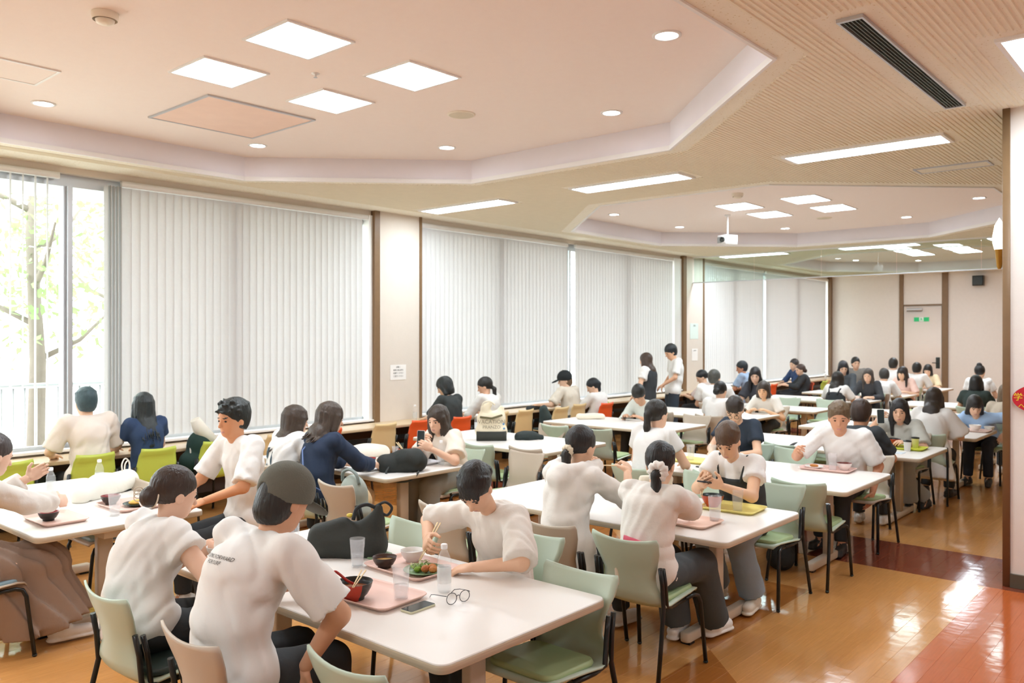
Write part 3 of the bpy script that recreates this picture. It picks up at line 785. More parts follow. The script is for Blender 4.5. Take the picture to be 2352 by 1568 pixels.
def mesh_field(F, h, warp=None):
    lo = F.lo-2.5*h; hi = F.hi+2.5*h
    n = np.maximum(np.ceil((hi-lo)/h).astype(int)+1, 4)
    ax = [lo[i]+h*np.arange(n[i]) for i in range(3)]
    D = np.full(n, .2, np.float32)
    for op in F.ops:
        if op[2] is None:
            D = np.maximum(D, _eval(op, ax[0][:, None, None], ax[1][None, :, None], ax[2][None, None, :])).astype(np.float32); continue
        m = op[4]+2.5*h
        i0 = np.maximum(np.floor((op[2]-m-lo)/h).astype(int), 0); i1 = np.minimum(np.ceil((op[3]+m-lo)/h).astype(int)+1, n)
        if (i1 <= i0).any(): continue
        sl = tuple(slice(i0[i], i1[i]) for i in range(3))
        d = _eval(op, ax[0][sl[0]][:, None, None], ax[1][sl[1]][None, :, None], ax[2][sl[2]][None, None, :])
        c = D[sl]; k = max(op[4], 1e-5)
        if op[5] == 'u':
            t = np.clip(.5+.5*(c-d)/k, 0, 1); D[sl] = c+(d-c)*t-k*t*(1-t)
        else:
            d = -d; t = np.clip(.5-.5*(c-d)/k, 0, 1); D[sl] = c+(d-c)*t+k*t*(1-t)
    if warp is not None: D = D+warp(ax[0][:, None, None], ax[1][None, :, None], ax[2][None, None, :]).astype(np.float32)
    # naive surface nets
    S = D < 0
    cn = n-1; N = int(cn.prod())
    acc = np.zeros((N, 3)); cnt = np.zeros(N)
    st = np.array((cn[1]*cn[2], cn[2], 1)); quads = []
    for a in range(3):
        s0 = [slice(None)]*3; s1 = [slice(None)]*3; s0[a] = slice(0, -1); s1[a] = slice(1, None)
        e = np.argwhere(S[tuple(s0)] != S[tuple(s1)])
        if len(e) == 0: continue
        b, c = (a+1) % 3, (a+2) % 3
        e = e[(e[:, b] > 0) & (e[:, b] < cn[b]) & (e[:, c] > 0) & (e[:, c] < cn[c])]
        e1 = e.copy(); e1[:, a] += 1
        d0 = D[e[:, 0], e[:, 1], e[:, 2]]; d1 = D[e1[:, 0], e1[:, 1], e1[:, 2]]
        p = e.astype(float); p[:, a] += d0/(d0-d1)
        base = e@st; ids = []
        for ob, oc in ((0, 0), (1, 0), (1, 1), (0, 1)):
            cid = base-ob*st[b]-oc*st[c]; ids.append(cid)
            cnt += np.bincount(cid, minlength=N)
            for q in range(3): acc[:, q] += np.bincount(cid, weights=p[:, q], minlength=N)
        q = np.stack(ids, 1); fl = d0 > 0
        q[fl] = q[fl][:, ::-1]; quads.append(q)
    Q = np.concatenate(quads) if quads else np.zeros((0, 4), int)
    used = np.nonzero(cnt)[0]; rm = np.zeros(N, int); rm[used] = np.arange(len(used))
    v = lo+h*(acc[used]/cnt[used, None])
    return v, rm[Q][:, ::-1]
def np_mesh(name, parts, origin, mats, mi=None):
    off = 0; vs = []; fs = []
    for v, q in parts:
        vs.append(v-origin); fs.append(q+off); off += len(v)
    v = np.concatenate(vs); q = np.concatenate(fs)
    me = bpy.data.meshes.new(name)
    me.vertices.add(len(v)); me.vertices.foreach_set('co', v.astype(np.float32).ravel())
    me.loops.add(len(q)*4); me.loops.foreach_set('vertex_index', q.astype(np.int32).ravel())
    me.polygons.add(len(q)); me.polygons.foreach_set('loop_start', np.arange(0, len(q)*4, 4, dtype=np.int32))
    me.polygons.foreach_set('use_smooth', np.ones(len(q), bool))
    for m in mats: me.materials.append(m)
    if mi is not None: me.polygons.foreach_set('material_index', mi(v[q].mean(1)+origin).astype(np.int32))
    me.update(calc_edges=True)
    return me
def folds(seed, amp, fr=62):
    r = np.random.RandomState(seed); K = r.normal(size=(4, 3)); K /= np.linalg.norm(K, axis=1)[:, None]
    K[0] *= fr; K[1] *= fr*.5; K[2] *= fr*.45; K[3] *= fr*1.7; ph = r.rand(4)*6
    def w(x, y, z):
        d = [K[i, 0]*x+K[i, 1]*y+K[i, 2]*z*.6+ph[i] for i in range(4)]
        return amp*((1-2*np.abs(np.sin(.5*d[0]+1.6*np.sin(d[1]))))*(.4+.6*np.sin(d[2])**2)+.3*np.sin(d[3]+2*np.sin(d[1])))
    return w
def ik(S, T, l1, l2, pole):
    d = T-S; L = np.linalg.norm(d)
    if L > (l1+l2)*.985: T = S+d/L*(l1+l2)*.985; d = T-S; L = np.linalg.norm(d)
    a = (l1*l1-l2*l2+L*L)/(2*L); hh = math.sqrt(max(l1*l1-a*a, 0)); dn = d/L
    p = pole-dn*(pole@dn); p = nrm(p)
    return S+dn*a+p*hh, T
M_eye = mat('eye_dark', '#241D1A', .2); M_lip = mat('lips', '#D0938A', .5)
EYE = MB().ball((0, 0, 0), (.0095, .0095, .0062), 10, 8).mesh('eye', M_eye)
def skin_mat(c): return mat('skin_'+c[1:], c, .5, var=.05, vscale=12, bump=.03, bscale=150, spec=.35)
def cloth_mat(c, b=.45): return mat('cloth_'+c[1:], c, .85, var=.05, vscale=5, bump=b, bscale=14)
def hair_mat(c): return mat('hair_'+c[1:], '#%02X%02X%02X' % tuple(min(255, int(int(c[i:i+2], 16)*1.0+1)) for i in (1, 3, 5)), .38, var=.35, vscale=30, bump=.5, bscale=16, bstretch=(7, 7, .7))
def hand_ops(F, W, x, n, side, curl, spread=.0):
    """palm and five fingers: x along the forearm, n out of the palm, side +1 left hand"""
    x = nrm(x); n = nrm(n-x*(n@x)); y = np.cross(n, x)*-1.0      # y: across the palm
    R = np.stack([x, y, n], 1)
    F.cone(W-x*.03, W+x*.02, .025, .026, .01, flat=(n, .8))
    F.ell(W+x*.052, (.052, .041, .0165), R, .012)
    yt = y*(-side)
    for i, (oy, L) in enumerate(((.030, .066), (.0105, .075), (-.010, .070), (-.029, .055))):
        p = W+x*(.088-.006*abs(i-1.2))+yt*oy; a = 0.0
        for sg, (fl, cc) in enumerate(((.42, curl*.75), (.32, curl*1.0), (.26, curl*.7))):
            a += cc; d = nrm(x*math.cos(a)+n*math.sin(a)+yt*oy*spread*6)
            q = p+d*L*fl*1.25
            F.cone(p, q, .0092-.0012*sg, .0085-.0012*sg, .004); p = q
    p = W+x*.022+yt*.030; d = nrm(x*.62+yt*.62+n*(.35+.3*curl)); q = p+d*.042
    F.cone(p, q, .0135, .0105, .012); d2 = nrm(d+x*.5-yt*.35*curl+n*.25*curl); F.cone(q, q+d2*.034, .0105, .0085, .005)
PN = [0]
def person(label, head, face, lean=.18, lat=0.0, yaw=0, pitch=15, sex='f', size=1.0, build=1.0, skin='#EBC0A2', hair=('short', '#2A2624'), top=None, bottom=None,
           hands=None, curl=(.5, .5), pole=None, palm=None, feet=None, shoe='#EDE9E2', stand=False, slouch=.05, chair_spec=None, extra=None, legs=True, group=None, roll=0, hipz=None, twist=0, knees=None):
    PN[0] += 1; seed = PN[0]
    fa = math.radians(face); f = V(math.cos(fa), math.sin(fa), 0); l = V(-math.sin(fa), math.cos(fa), 0); up = V(0, 0, 1)
    Hc = V(*head); dist = Hc[0]*math.cos(YAW)+Hc[1]*math.sin(YAW)
    lod = 0 if dist < 5.2 else 1 if dist < 9.5 else 2
    hh, hd, har, hcl, hhr = ((.0055, .0045, .008, .0095, .0065), (.008, .0065, .011, .014, .009), (.012, .010, .016, .020, .013))[lod]
    hip = Hc[:2]-f[:2]*lean-l[:2]*lat
    P = V(hip[0], hip[1], hipz or (.90*size if stand else .555))
    base = V(hip[0], hip[1], 0)
    td = nrm(Hc-P)
    N = Hc-(up*.112+f*(.022+.0019*max(pitch, 0)))*size
    tl = np.linalg.norm(N-P)
    tdn = (N-P)/tl; fw = nrm(np.cross(l, tdn))       # forward, square to the spine
    ta = math.radians(twist); ls = l*math.cos(ta)+fw*math.sin(ta); fs = np.cross(ls, tdn)
    def sp(t): return P+(N-P)*t-f*slouch*4*t*(1-t)
    Rt = np.stack([fs, ls, tdn], 1)
    B = build; fem = sex == 'f'
    sw = (.158 if fem else .182)*B*size
    S = {}
    for sd in (1, -1): S[sd] = sp(.93)+ls*sd*sw-tdn*.025
    # head frame
    ya, pa, ra = math.radians(face+yaw), math.radians(pitch), math.radians(roll)
    hf = V(math.cos(ya)*math.cos(pa), math.sin(ya)*math.cos(pa), -math.sin(pa)); hl = V(-math.sin(ya), math.cos(ya), 0); hu = np.cross(hf, hl)
    hl, hu = hl*math.cos(ra)+hu*math.sin(ra), hu*math.cos(ra)-hl*math.sin(ra)
    Rh = np.stack([hf, hl, hu], 1); hs = (1.0 if fem else 1.05)*size**.5
    def hp(x, y, z): return Hc+Rh@(V(x, y, z)*hs)
    # ---- arms
    if hands is None: hands = [(.38, .13, .745), (.38, -.14, .745)]
    la, lb = .285*size, .245*size
    arms = {}
    for i, sd in enumerate((1, -1)):
        h = hands[i]
        T = V(*h[1:]) if h[0] == 'w' else base+f*h[0]+l*h[1]+up*h[2]
        pl = (-up*.75+l*sd*.7-f*.35) if pole is None or pole[i] is None else f*pole[i][0]+l*pole[i][1]+up*pole[i][2]
        E_, T = ik(S[sd], T, la, lb, pl)
        arms[sd] = (S[sd], E_, T, nrm(T-E_))
    # ---- legs
    LG = {}
    for i, sd in enumerate((1, -1)):
        Hp = P+l*sd*.085*B-up*.01
        if stand: K = Hp+f*.03-up*.40*size; A = K-up*.40*size-f*.03
        else:
            kx, ky, kz = (knees[i] if knees else (.40, .10, .50)); K = base+f*kx*size+l*(ky*sd if not knees else ky)+up*kz
            fx_, fy_, fz_ = (feet[i] if feet else (.40+.06*math.sin(seed*2.1+sd), .11*sd, .085)); A = base+f*fx_*size+l*fy_+up*fz_
        LG[sd] = (Hp, K, A)
    root = empty('person', tuple(base), 0, label, 'person', group or 'people in the dining hall')
    org = base
    def put(name, parts, mats, mi=None): return link(name, np_mesh(name, parts, org, mats, mi), root)
    # ---- skin: head, neck, torso, arms, hands, legs as one mesh
    parts = []
    H = Field()
    H.ell(hp(-.008, 0, .028), V(.098, .077, .092)*hs, Rh, .02); H.ell(hp(.026, 0, -.028), V(.064, .067, .082)*hs, Rh, .03); H.ell(hp(.050, 0, -.082), V(.034, .038, .028)*hs, Rh, .03)
    H.cone(hp(.088, 0, .012), hp(.107, 0, -.026), .0065*hs, .0115*hs, .012)
    for sd in (1, -1):
        H.ell(hp(-.008, sd*.077, -.012), V(.020, .009, .030)*hs, Rh, .006)
        H.ell(hp(.094, sd*.031, .006), V(.012, .018, .010)*hs, Rh, .012, 's')
        H.ell(hp(.072, sd*.032, .024), V(.016, .022, .007)*hs, Rh, .01)
    H.ell(hp(.086, 0, -.060), V(.011, .022, .006)*hs, Rh, .006); H.ell(hp(.085, 0, -.071), V(.010, .018, .006)*hs, Rh, .006)
    H.cone(hp(-.022, 0, -.05), N-tdn*.015+fs*.015, (.045 if fem else .051)*hs, (.046 if fem else .052)*hs, .03)
    parts.append(mesh_field(H, hh))
    T_ = Field()
    T_.ell(sp(.02), V(.105*B, .155*B, .12), Rt, .05).ell(sp(.38), V(.090*B, .125*B, .15), Rt, .05).ell(sp(.62), V(.100*B, .138*B, .135), Rt, .05)
    T_.cone(S[1]-ls*.03-tdn*.015, S[-1]+ls*.03-tdn*.015, .040*B, .040*B, .03)
    if legs:
        for sd in (1, -1):
            Hp, K, A = LG[sd]; T_.cone(Hp, K, .075*B, .052*B, .03).cone(K, A, .05*B, .034*B, .02); T_.cone(A, A+f*.12-up*.04, .03, .025, .02)
    parts.append(mesh_field(T_, .022 if not (bottom and bottom[0] == 'bare') else .014))
    for i, sd in enumerate((1, -1)):
        s_, e_, w_, x_ = arms[sd]
        A = Field().cone(s_, e_, .046*B, .040*B, .02).cone(e_, w_, .039*B, .0255*B**.5, .02)
        parts.append(mesh_field(A, har))
        pn = V(*palm[i]) if palm and palm[i] is not None else -up+l*(-sd)*.35
        if abs(nrm(pn)@x_) > .93: pn = pn+f
        Hn = Field(); hand_ops(Hn, w_, x_, pn, sd, curl[i]); parts.append(mesh_field(Hn, hd))
    lipc = hp(.094, 0, -.066)
    brs = [hp(.084, sd*.034, .027) for sd in (1, -1)]
    put('body', parts, [skin_mat(skin), M_lip, hair_mat(hair[1])], lambda c: (np.abs(((c-lipc)@Rh)/np.array((.015, .017, .0065))).max(1) < 1).astype(int)+2*sum((np.abs(((c-b_)@Rh)/np.array((.02, .017, .0038))).max(1) < 1).astype(int) for b_ in brs))
    if lod < 2 or pitch < 40:
        for sd in (1, -1):
            e = link('eye', EYE, root); p = hp(.0795, sd*.031, .004)-org; e.location = tuple(p); e.scale = (hs,)*3
    # ---- clothes
    tp = dict(c='#F3F0EB', sl=.6, loose=.018, flare=.012, hem=-.10, hood=False, puff=0, neck=.057, fold=.0055, high=0)
    tp.update(top or {}); lo_ = tp['loose']
    C = Field()
    C.ell(sp(.02), (.114*B+lo_, .162*B+lo_*1.2, .15), Rt, .06).ell(sp(.38), (.100*B+lo_, .130*B+lo_*1.2, .17), Rt, .06).ell(sp(.68), (.110*B+lo_*.9, .146*B+lo_*.9, .16), Rt, .05)
    C.cone(S[1]-ls*.03, S[-1]+ls*.03, .052*B+lo_*.3, .052*B+lo_*.3, .05)
    for sd in (1, -1): C.cone(N-tdn*.055+ls*sd*.03, S[sd]-ls*sd*.02, .042, .048*B+lo_*.3, .04)
    if fem: C.ell(sp(.62)+fs*.085*B, (.05, .11, .06), Rt, .05)
    for sd in (1, -1):
        s_, e_, w_, x_ = arms[sd]; sl = tp['sl']; r0 = .054*B+lo_*.5
        s_ = s_-nrm(e_-s_)*.02
        if sl <= 1: C.cone(s_, s_+(e_-s_)*max(sl, .12), r0, .046*B+lo_*.8+tp['flare'], .03, end=True)
        else: C.cone(s_, e_, r0, .047*B+lo_*.8, .03).cone(e_, e_+(w_-e_)*(sl-1), .047*B+lo_*.8, .034*B+lo_*.7+tp['flare']*.5, .02, end=True)
        if tp['puff']: q = s_+(e_-s_)*.62; C.ell(q, (.075, .075, .085), np.stack([np.cross(nrm(e_-s_), ls), ls, nrm(e_-s_)], 1), .03)
    if tp['hem'] < -.16: C.cone(sp(.0), sp(.0)-tdn*(abs(tp['hem'])), .16*B+lo_, .19*B+lo_+tp['flare'], .05, flat=(fs, .78))
    if tp['hood']:
        a0 = [N+ls*.115*math.cos(q)-fs*(.135*math.sin(q)-.02)+tdn*(.0-.05*math.sin(q)) for q in np.linspace(-.35, math.pi+.35, 9)]
        for a, b in zip(a0[:-1], a0[1:]): C.cone(a, b, .048, .048, .012)
        C.ell(N-fs*.15-tdn*.09, (.055, .10, .085), Rt, .02)
    nk = tp['neck']
    C.cone(N-tdn*(.0-tp['high']), N+nrm(Hc-N)*.14, nk*B**.5, nk*1.15*B**.5, .008, 's', start=True)
    if not tp['hood']: C.ell(N+fs*.05+tdn*.045, (.05, .06, .05), Rt, .01, 's')
    C.cut(P+tdn*tp['hem'], -tdn)
    sh = put('shirt', [mesh_field(C, hcl, folds(seed, tp['fold']))], [cloth_mat(tp['c'])])
    bottom = bottom or ('trousers', dict(c='#2C2E31'))
    if legs:
        bt = dict(c='#2B2D30', r0=.088, r1=.066, r2=.058, len=.93, fold=.003); bt.update(bottom[1] if len(bottom) > 1 else {})
        L = Field(); hl_ = .012 if lod == 0 else .016 if lod == 1 else .024
        if bottom[0] == 'trousers':
            L.ell(P, (.125*B, .170*B, .12), Rt, .04)
            for sd in (1, -1):
                Hp, K, A = LG[sd]; L.cone(Hp, K, bt['r0']*B, bt['r1']*B, .03).cone(K, K+(A-K)*bt['len'], bt['r1']*B, bt['r2'], .03, end=True)
            L.cut(P+up*.11, up); fo = folds(seed+90, bt['fold'], 45)
        elif bottom[0] == 'skirt':
            Kc = (LG[1][1]+LG[-1][1])/2; Ac = (LG[1][2]+LG[-1][2])/2
            L.ell(P-up*.03, (.12, .165, .12), Rt, .05)
            L.cone(P-up*.02, Kc+up*.0, .15, .16, .05, flat=(up, .62)); L.cone(Kc-f*.02, Ac+f*.03+up*.06, .15, .24, .06, end=True, flat=(f, .85))
            L.cone(P+f*.12-up*.05, Ac-f*.12+up*.05, .16, .22, .08, end=True); L.cut(P+up*.12, up); L.cut(V(0, 0, .10), -up)
            def fo(x, y, z, l=l, f=f):
                q = (x*l[0]+y*l[1]+(x*f[0]+y*f[1])*.55+z*.2)*90
                return .026*(np.abs(((q/np.pi) % 2)-1)-.5)
            hl_ = .009
        put(bottom[0], [mesh_field(L, hl_, fo)], [cloth_mat(bt['c'])])
    if legs and (dist < 11 or stand):
        for sd in (1, -1):
            Hp, K, A = LG[sd]; q = V(A[0], A[1], 0); z0 = A[2]-.075
            fd = nrm(f+l*sd*.15); Ff = Field()
            Ff.cone(q+up*(.052+z0)-fd*.05, q+up*(.045+z0)+fd*.135, .040, .036, .02, flat=(up, .95)).cone(q+up*(.016+z0)-fd*.055, q+up*(.014+z0)+fd*.145, .043, .040, .01, flat=(up, .38)).cone(q+up*(.05+z0), q+up*(.10+z0), .044, .042, .02, end=True)
            put('shoe', [mesh_field(Ff, .009 if dist < 7 else .015)], [mat('shoe_'+shoe[1:], shoe, .5, var=.08)])
    # ---- hair
    hst, hc = hair[0], hair[1]
    if hst:
        G = Field(); e = .018 if sex == 'm' else .021
        if hst == 'undercap': e = .001
        if hst in ('pony', 'lowpony', 'bun', 'topbun'): e = .015
        G.ell(hp(-.026, 0, .037), V(.098+e, .078+e*.6, .090+e)*hs, Rh, .02)
        dn = nrm(-up*.6-tdn*.4); bk = -nrm(fs*.8+hf*.2); bk = nrm(bk-dn*(bk@dn))
        low = {'undercap': -.115, 'short': -.088, 'spiky': -.08, 'bob': -.13, 'long': -.3, 'pony': -.075, 'lowpony': -.085, 'bun': -.1, 'topbun': -.1, 'mid': -.2}.get(hst, -.06)
        if hst == 'undercap': G.ell(hp(-.05, 0, -.055), V(.058, .064, .065)*hs, Rh, .03)
        if hst in ('short', 'spiky', 'undercap'): G.ell(hp(-.036, 0, -.015), V(.080, .078, .092)*hs, Rh, .03)
        if hst == 'spiky' or (hst == 'short' and lod < 2):
            r = np.random.RandomState(seed)
            for q in range(26 if hst == 'spiky' else 16):
                a, b = r.uniform(-2.8, 2.8), r.uniform(.15, 1.15); d = V(math.cos(a)*math.cos(b)*.8+.15, math.sin(a)*math.cos(b)*.8, math.sin(b))
                o = hp(-.01, 0, .035)+Rh@(d*V(.085, .070, .085))*hs; G.cone(o, o+Rh@nrm(d+V(.45, 0, .1))*(.042 if hst == 'spiky' else .028), .020, .008, .012)
        if hst in ('bob', 'mid', 'long'):
            G.ell(hp(-.03, 0, -.045), V(.088, .094, .115)*hs, Rh, .03)
            for sd in (1, -1): G.cone(hp(.018, sd*.072, .03), hp(.012, sd*.085, -.09), .026, .028, .02)
        if hst in ('mid', 'long'):
            Ln = .14 if hst == 'mid' else hair[2] if len(hair) > 2 else .30
            a = hp(-.05, 0, -.07); b = a+bk*.08+dn*Ln*.5; c = b+bk*.045+dn*Ln*.5
            G.cone(a, b, .088, .085, .03, flat=(bk, .62)).cone(b, c, .085, .055, .03, flat=(bk, .5))
            if hst == 'long':
                for sd in (1, -1): a = hp(.0, sd*.08, -.06); G.cone(a, a+dn*.2+hf*.02, .030, .018, .02)
        if hst in ('pony', 'lowpony'):
            z0 = .02 if hst == 'pony' else -.055
            off = hair[3] if len(hair) > 3 else 0
            a = hp(-.105, off, z0); b = a-hf*.028+dn*.03; c = b+dn*.10+bk*.0; d = c+dn*(hair[2] if len(hair) > 2 else .15)-bk*.02
            G.cone(a, b, .024, .028, .03).cone(b, c, .030, .030, .02).cone(c, d, .029, .008, .02)
        if hst == 'bun': G.ell(hp(-.122, 0, -.035), V(.045, .052, .052)*hs, Rh, .012)
        if hst == 'topbun': G.ell(hp(-.075, 0, .125), V(.042, .045, .045)*hs, Rh, .012)
        if lod < 2 and hst != 'undercap':
            rr = np.random.RandomState(seed+500); a_, b_, c_ = .098+e, .078+e*.6, .090+e
            def onh(az, el, g=.004):
                g -= .009
                return hp(-.026+(a_+g)*math.cos(el)*math.cos(az), (b_+g)*math.cos(el)*math.sin(az), .037+(c_+g)*math.sin(el))
            if hst in ('pony', 'lowpony', 'bun', 'topbun'):
                tie = {'pony': (-.112, .02), 'lowpony': (-.108, -.055), 'bun': (-.105, -.035), 'topbun': (-.07, .11)}[hst]; tp_ = hp(tie[0], 0, tie[1])
                for q in np.linspace(-1.75, 1.75, 23):
                    q += rr.uniform(-.04, .04); s0 = onh(.55*q*.9, 1.0-.32*abs(q)*1.0, .001); s1 = onh(math.copysign(1.2+.55*abs(q)*.5, q), .95-.45*abs(q), .003); s2 = onh(math.copysign(2.55, q), .25-.3*abs(q), .001)
                    G.cone(s0, s1, .008, .011, .004).cone(s1, s2, .011, .010, .004).cone(s2, tp_, .010, .006, .004)
            elif hst in ('bob', 'mid', 'long'):
                for q in np.linspace(.55, 2*math.pi-.55, 26):
                    q += rr.uniform(-.05, .05); g = .005*rr.rand()
                    s0 = onh(q, 1.25, g); s1 = onh(q, .6, g+.002); s2 = onh(q, 0, g+.002)
                    G.cone(s0, s1, .007, .010, .004).cone(s1, s2, .010, .011, .004)
                    if hst == 'bob' or True: s3 = hp(-.03+.09*math.cos(q), .098*math.sin(q), -.105-.03*rr.rand()); G.cone(s2, s3, .011, .009, .005)
                    if hst in ('mid', 'long') and math.cos(q) < .2: G.cone(s3, s3+dn*(.08 if hst == 'mid' else .75*(hair[2] if len(hair) > 2 else .3))*(.8+.3*rr.rand())+bk*.115, .011, .005, .006)
            else:
                for q in np.linspace(0, 2*math.pi, 27)[:-1]:
                    q += rr.uniform(-.08, .08); s0 = onh(q, 1.1, .003); s1 = onh(q+.15, .5, .006*rr.rand()+.001); s2 = onh(q+.2, -.05-.15*rr.rand(), .002)
                    G.cone(s0, s1, .009, .013, .005).cone(s1, s2, .013, .008, .005)
            if len(hair) > 4 and hair[4]:
                for q in np.linspace(-.8, .8, 9): G.cone(onh(q*.7, .75, .002), hp(.094-.02*abs(q), .068*q, .040-.01*rr.rand()), .009, .005, .005)
        fr = {'bob': (.098, -.055, .078, .068, .105), 'mid': (.098, -.055, .078, .066, .105), 'long': (.098, -.05, .080, .064, .105)}.get(hst, (.102, -.04, .080, .072, .10))
        bangs = len(hair) > 4 and hair[4]
        if bangs: fr = (fr[0], fr[1]-.018, fr[2]-.003, fr[3]-.003, fr[4]-.008)
        G.ell(hp(fr[0], 0, fr[1]), V(fr[2], fr[3], fr[4])*hs, Rh, .014, 's')
        if hst in ('short', 'spiky', 'pony', 'lowpony', 'bun', 'topbun', 'undercap'):
            for sd in (1, -1): G.ell(hp(.010, sd*.098, -.034), V(.026, .026, .034)*hs, Rh, .008, 's')
            if hst not in ('pony', 'lowpony'): G.cut(hp(-.06, 0, low), Rh@V(.35, 0, -1))
        elif hst == 'bob': G.cut(hp(-.03, 0, low), -hu+hf*.1)
        amp = .0016 if lod < 2 else .001
        cc = Hc
        def strand(x, y, z):
            a = (x-cc[0])*hl[0]+(y-cc[1])*hl[1]+(z-cc[2])*hl[2]; b = (x-cc[0])*hf[0]+(y-cc[1])*hf[1]+(z-cc[2])*hf[2]
            return amp*np.sin(a*330+2*np.sin(z*25))*np.cos(b*210+1.5*np.sin(z*31))
        put('hair', [mesh_field(G, hhr, strand)], [hair_mat(hc)])
    ctx = dict(root=root, org=org, f=f, l=l, up=up, P=P, N=N, Hc=Hc, hp=hp, Rh=Rh, hs=hs, sp=sp, fs=fs, ls=ls, tdn=tdn, S=S, arms=arms, put=put, B=B, Rt=Rt, hcl=hcl, shirt=sh, lod=lod, LG=LG, seed=seed, lo=lo_)
    if extra: extra(ctx)
    if chair_spec:
        k, pd, lab = chair_spec[:3]; off = chair_spec[3] if len(chair_spec) > 3 else (.04, 0)
        p = base+f*off[0]+l*off[1]
        chair(k, pd, p[0], p[1], face, lab, 'chairs with people on them')
    return ctx
from mathutils.bvhtree import BVHTree
def decal(ctx, mb, name, origin, direction, upv, m, target=None, mats=None):
    """lays flat lettering on the cloth: projects it along direction"""
    me = (target or ctx['shirt']).data; n = len(me.vertices)
    co = np.zeros(n*3, np.float32); me.vertices.foreach_get('co', co); co = co.reshape(-1, 3)
    bv = BVHTree.FromPolygons([tuple(c) for c in co], [tuple(p.vertices) for p in me.polygons])
    d = Vector(nrm(np.array(direction))); u = Vector(nrm(np.array(upv))); u = (u-d*u.dot(d)).normalized(); r = d.cross(u)
    o = Vector(np.array(origin)-ctx['org']); vs = []
    for x, y, z in mb.v:
        q = o+r*x+u*y; hit = bv.ray_cast(q, d, 1.0)
        vs.append(tuple(hit[0]-d*.003) if hit[0] is not None else tuple(q))
    b = MB(); b.add(vs, mb.f); b.m = mb.m[:]
    return b.build(name, mats or m, ctx['shirt'] if target is None else target)
def fill(mb, n=2):      # cuts large faces so that lettering can follow the cloth
    me = mb.mesh('tmp', MATS['white_paint']); bm = bmesh.new(); bm.from_mesh(me)
    bmesh.ops.triangulate(bm, faces=bm.faces); bmesh.ops.subdivide_edges(bm, edges=[e for e in bm.edges if e.calc_length() > .012], cuts=n)
    bmesh.ops.triangulate(bm, faces=bm.faces)
    out = MB(); out.add([tuple(v.co) for v in bm.verts], [tuple(v.index for v in f.verts) for f in bm.faces]); bm.free(); bpy.data.meshes.remove(me)
    return out
# ================================================================== who sits where
WH, CR = '#F0EEEA', '#EFE4D6'
BLKP = ('trousers', dict(c='#36393B')); JEAN = ('trousers', dict(c='#8C9CA8', r0=.098, r1=.088, r2=.092)); DJEAN = ('trousers', dict(c='#4A5154', r0=.096, r1=.090, r2=.095))
G, T_, = 'green', 'tan'
def cap_on(color, brim_up=0.0):
    def fn(c):
        hp, Rh, hs = c['hp'], c['Rh'], c['hs']; F = Field()
        F.ell(hp(-.012, 0, .042), V(.121, .101, .112)*hs, Rh, .02); F.cut(hp(0, 0, -.004), Rh@V(.28, 0, -1))
        F.ell(hp(-.135, 0, -.005), V(.04, .030, .036)*hs, Rh, .006, 's')
        k = c['put']('cap', [mesh_field(F, .007 if c['lod'] < 2 else .012)], [mat('cap_'+color[1:], color, .8, var=.1, vscale=20, bump=.4, bscale=160)])
        B = Field().ell(hp(.135, 0, .022), V(.075, .078, .010)*hs, Rh @ np.array(Matrix.Rotation(.18, 3, 'Y')), .01)
        link('brim', np_mesh('brim', [mesh_field(B, .006 if c['lod'] < 2 else .012)], c['org'], [MATS['cap_'+color[1:]]]), k)
        p = hp(-.012, 0, .154)-c['org']; link('button', MB().ball(tuple(p), (.009, .009, .006), 8, 6).mesh('button', MATS['cap_'+color[1:]]), k)
        if 0:
            s = Field(); a = [hp(-.012+.119*math.cos(q), .099*math.sin(q), .016) for q in np.linspace(math.pi-.5, math.pi+.5, 7)]
            for u, v in zip(a[:-1], a[1:]): s.cone(u, v, .009, .009, .004)
            link('strap', np_mesh('strap', [mesh_field(s, .005)], c['org'], [MATS['cap_'+color[1:]]]), k)
    return fn
def torus_at(c, name, p, axis, R, r, color, lump=0.0, n=26):
    p = np.asarray(p); ax = nrm(np.asarray(axis)); a = nrm(np.cross(ax, V(.3, .5, .8))); b = np.cross(ax, a); pts = []; rs = []
    for k in range(n):
        t = 2*math.pi*k/n; pts.append(tuple(p-c['org']+(a*math.cos(t)+b*math.sin(t))*R*(1+lump*.15*math.sin(5*t)))); rs.append(r*(1+lump*math.sin(9*t+1)))
    MB().tube(pts, rs, 9, closed=True).build(name, mat(name+'_'+color[1:], color, .8, var=.05, bump=.4, bscale=60), c['root'])
def scrunchie(style, color, R=.026, r=.02, off=0):
    def fn(c): torus_at(c, 'scrunchie', c['hp'](-.122, off, .012 if style == 'pony' else -.062), c['Rh']@V(1, 0, .35), R, r, color, .22)
    return fn
def both(*fs):
    def fn(c):
        for f in fs: f(c)
    return fn
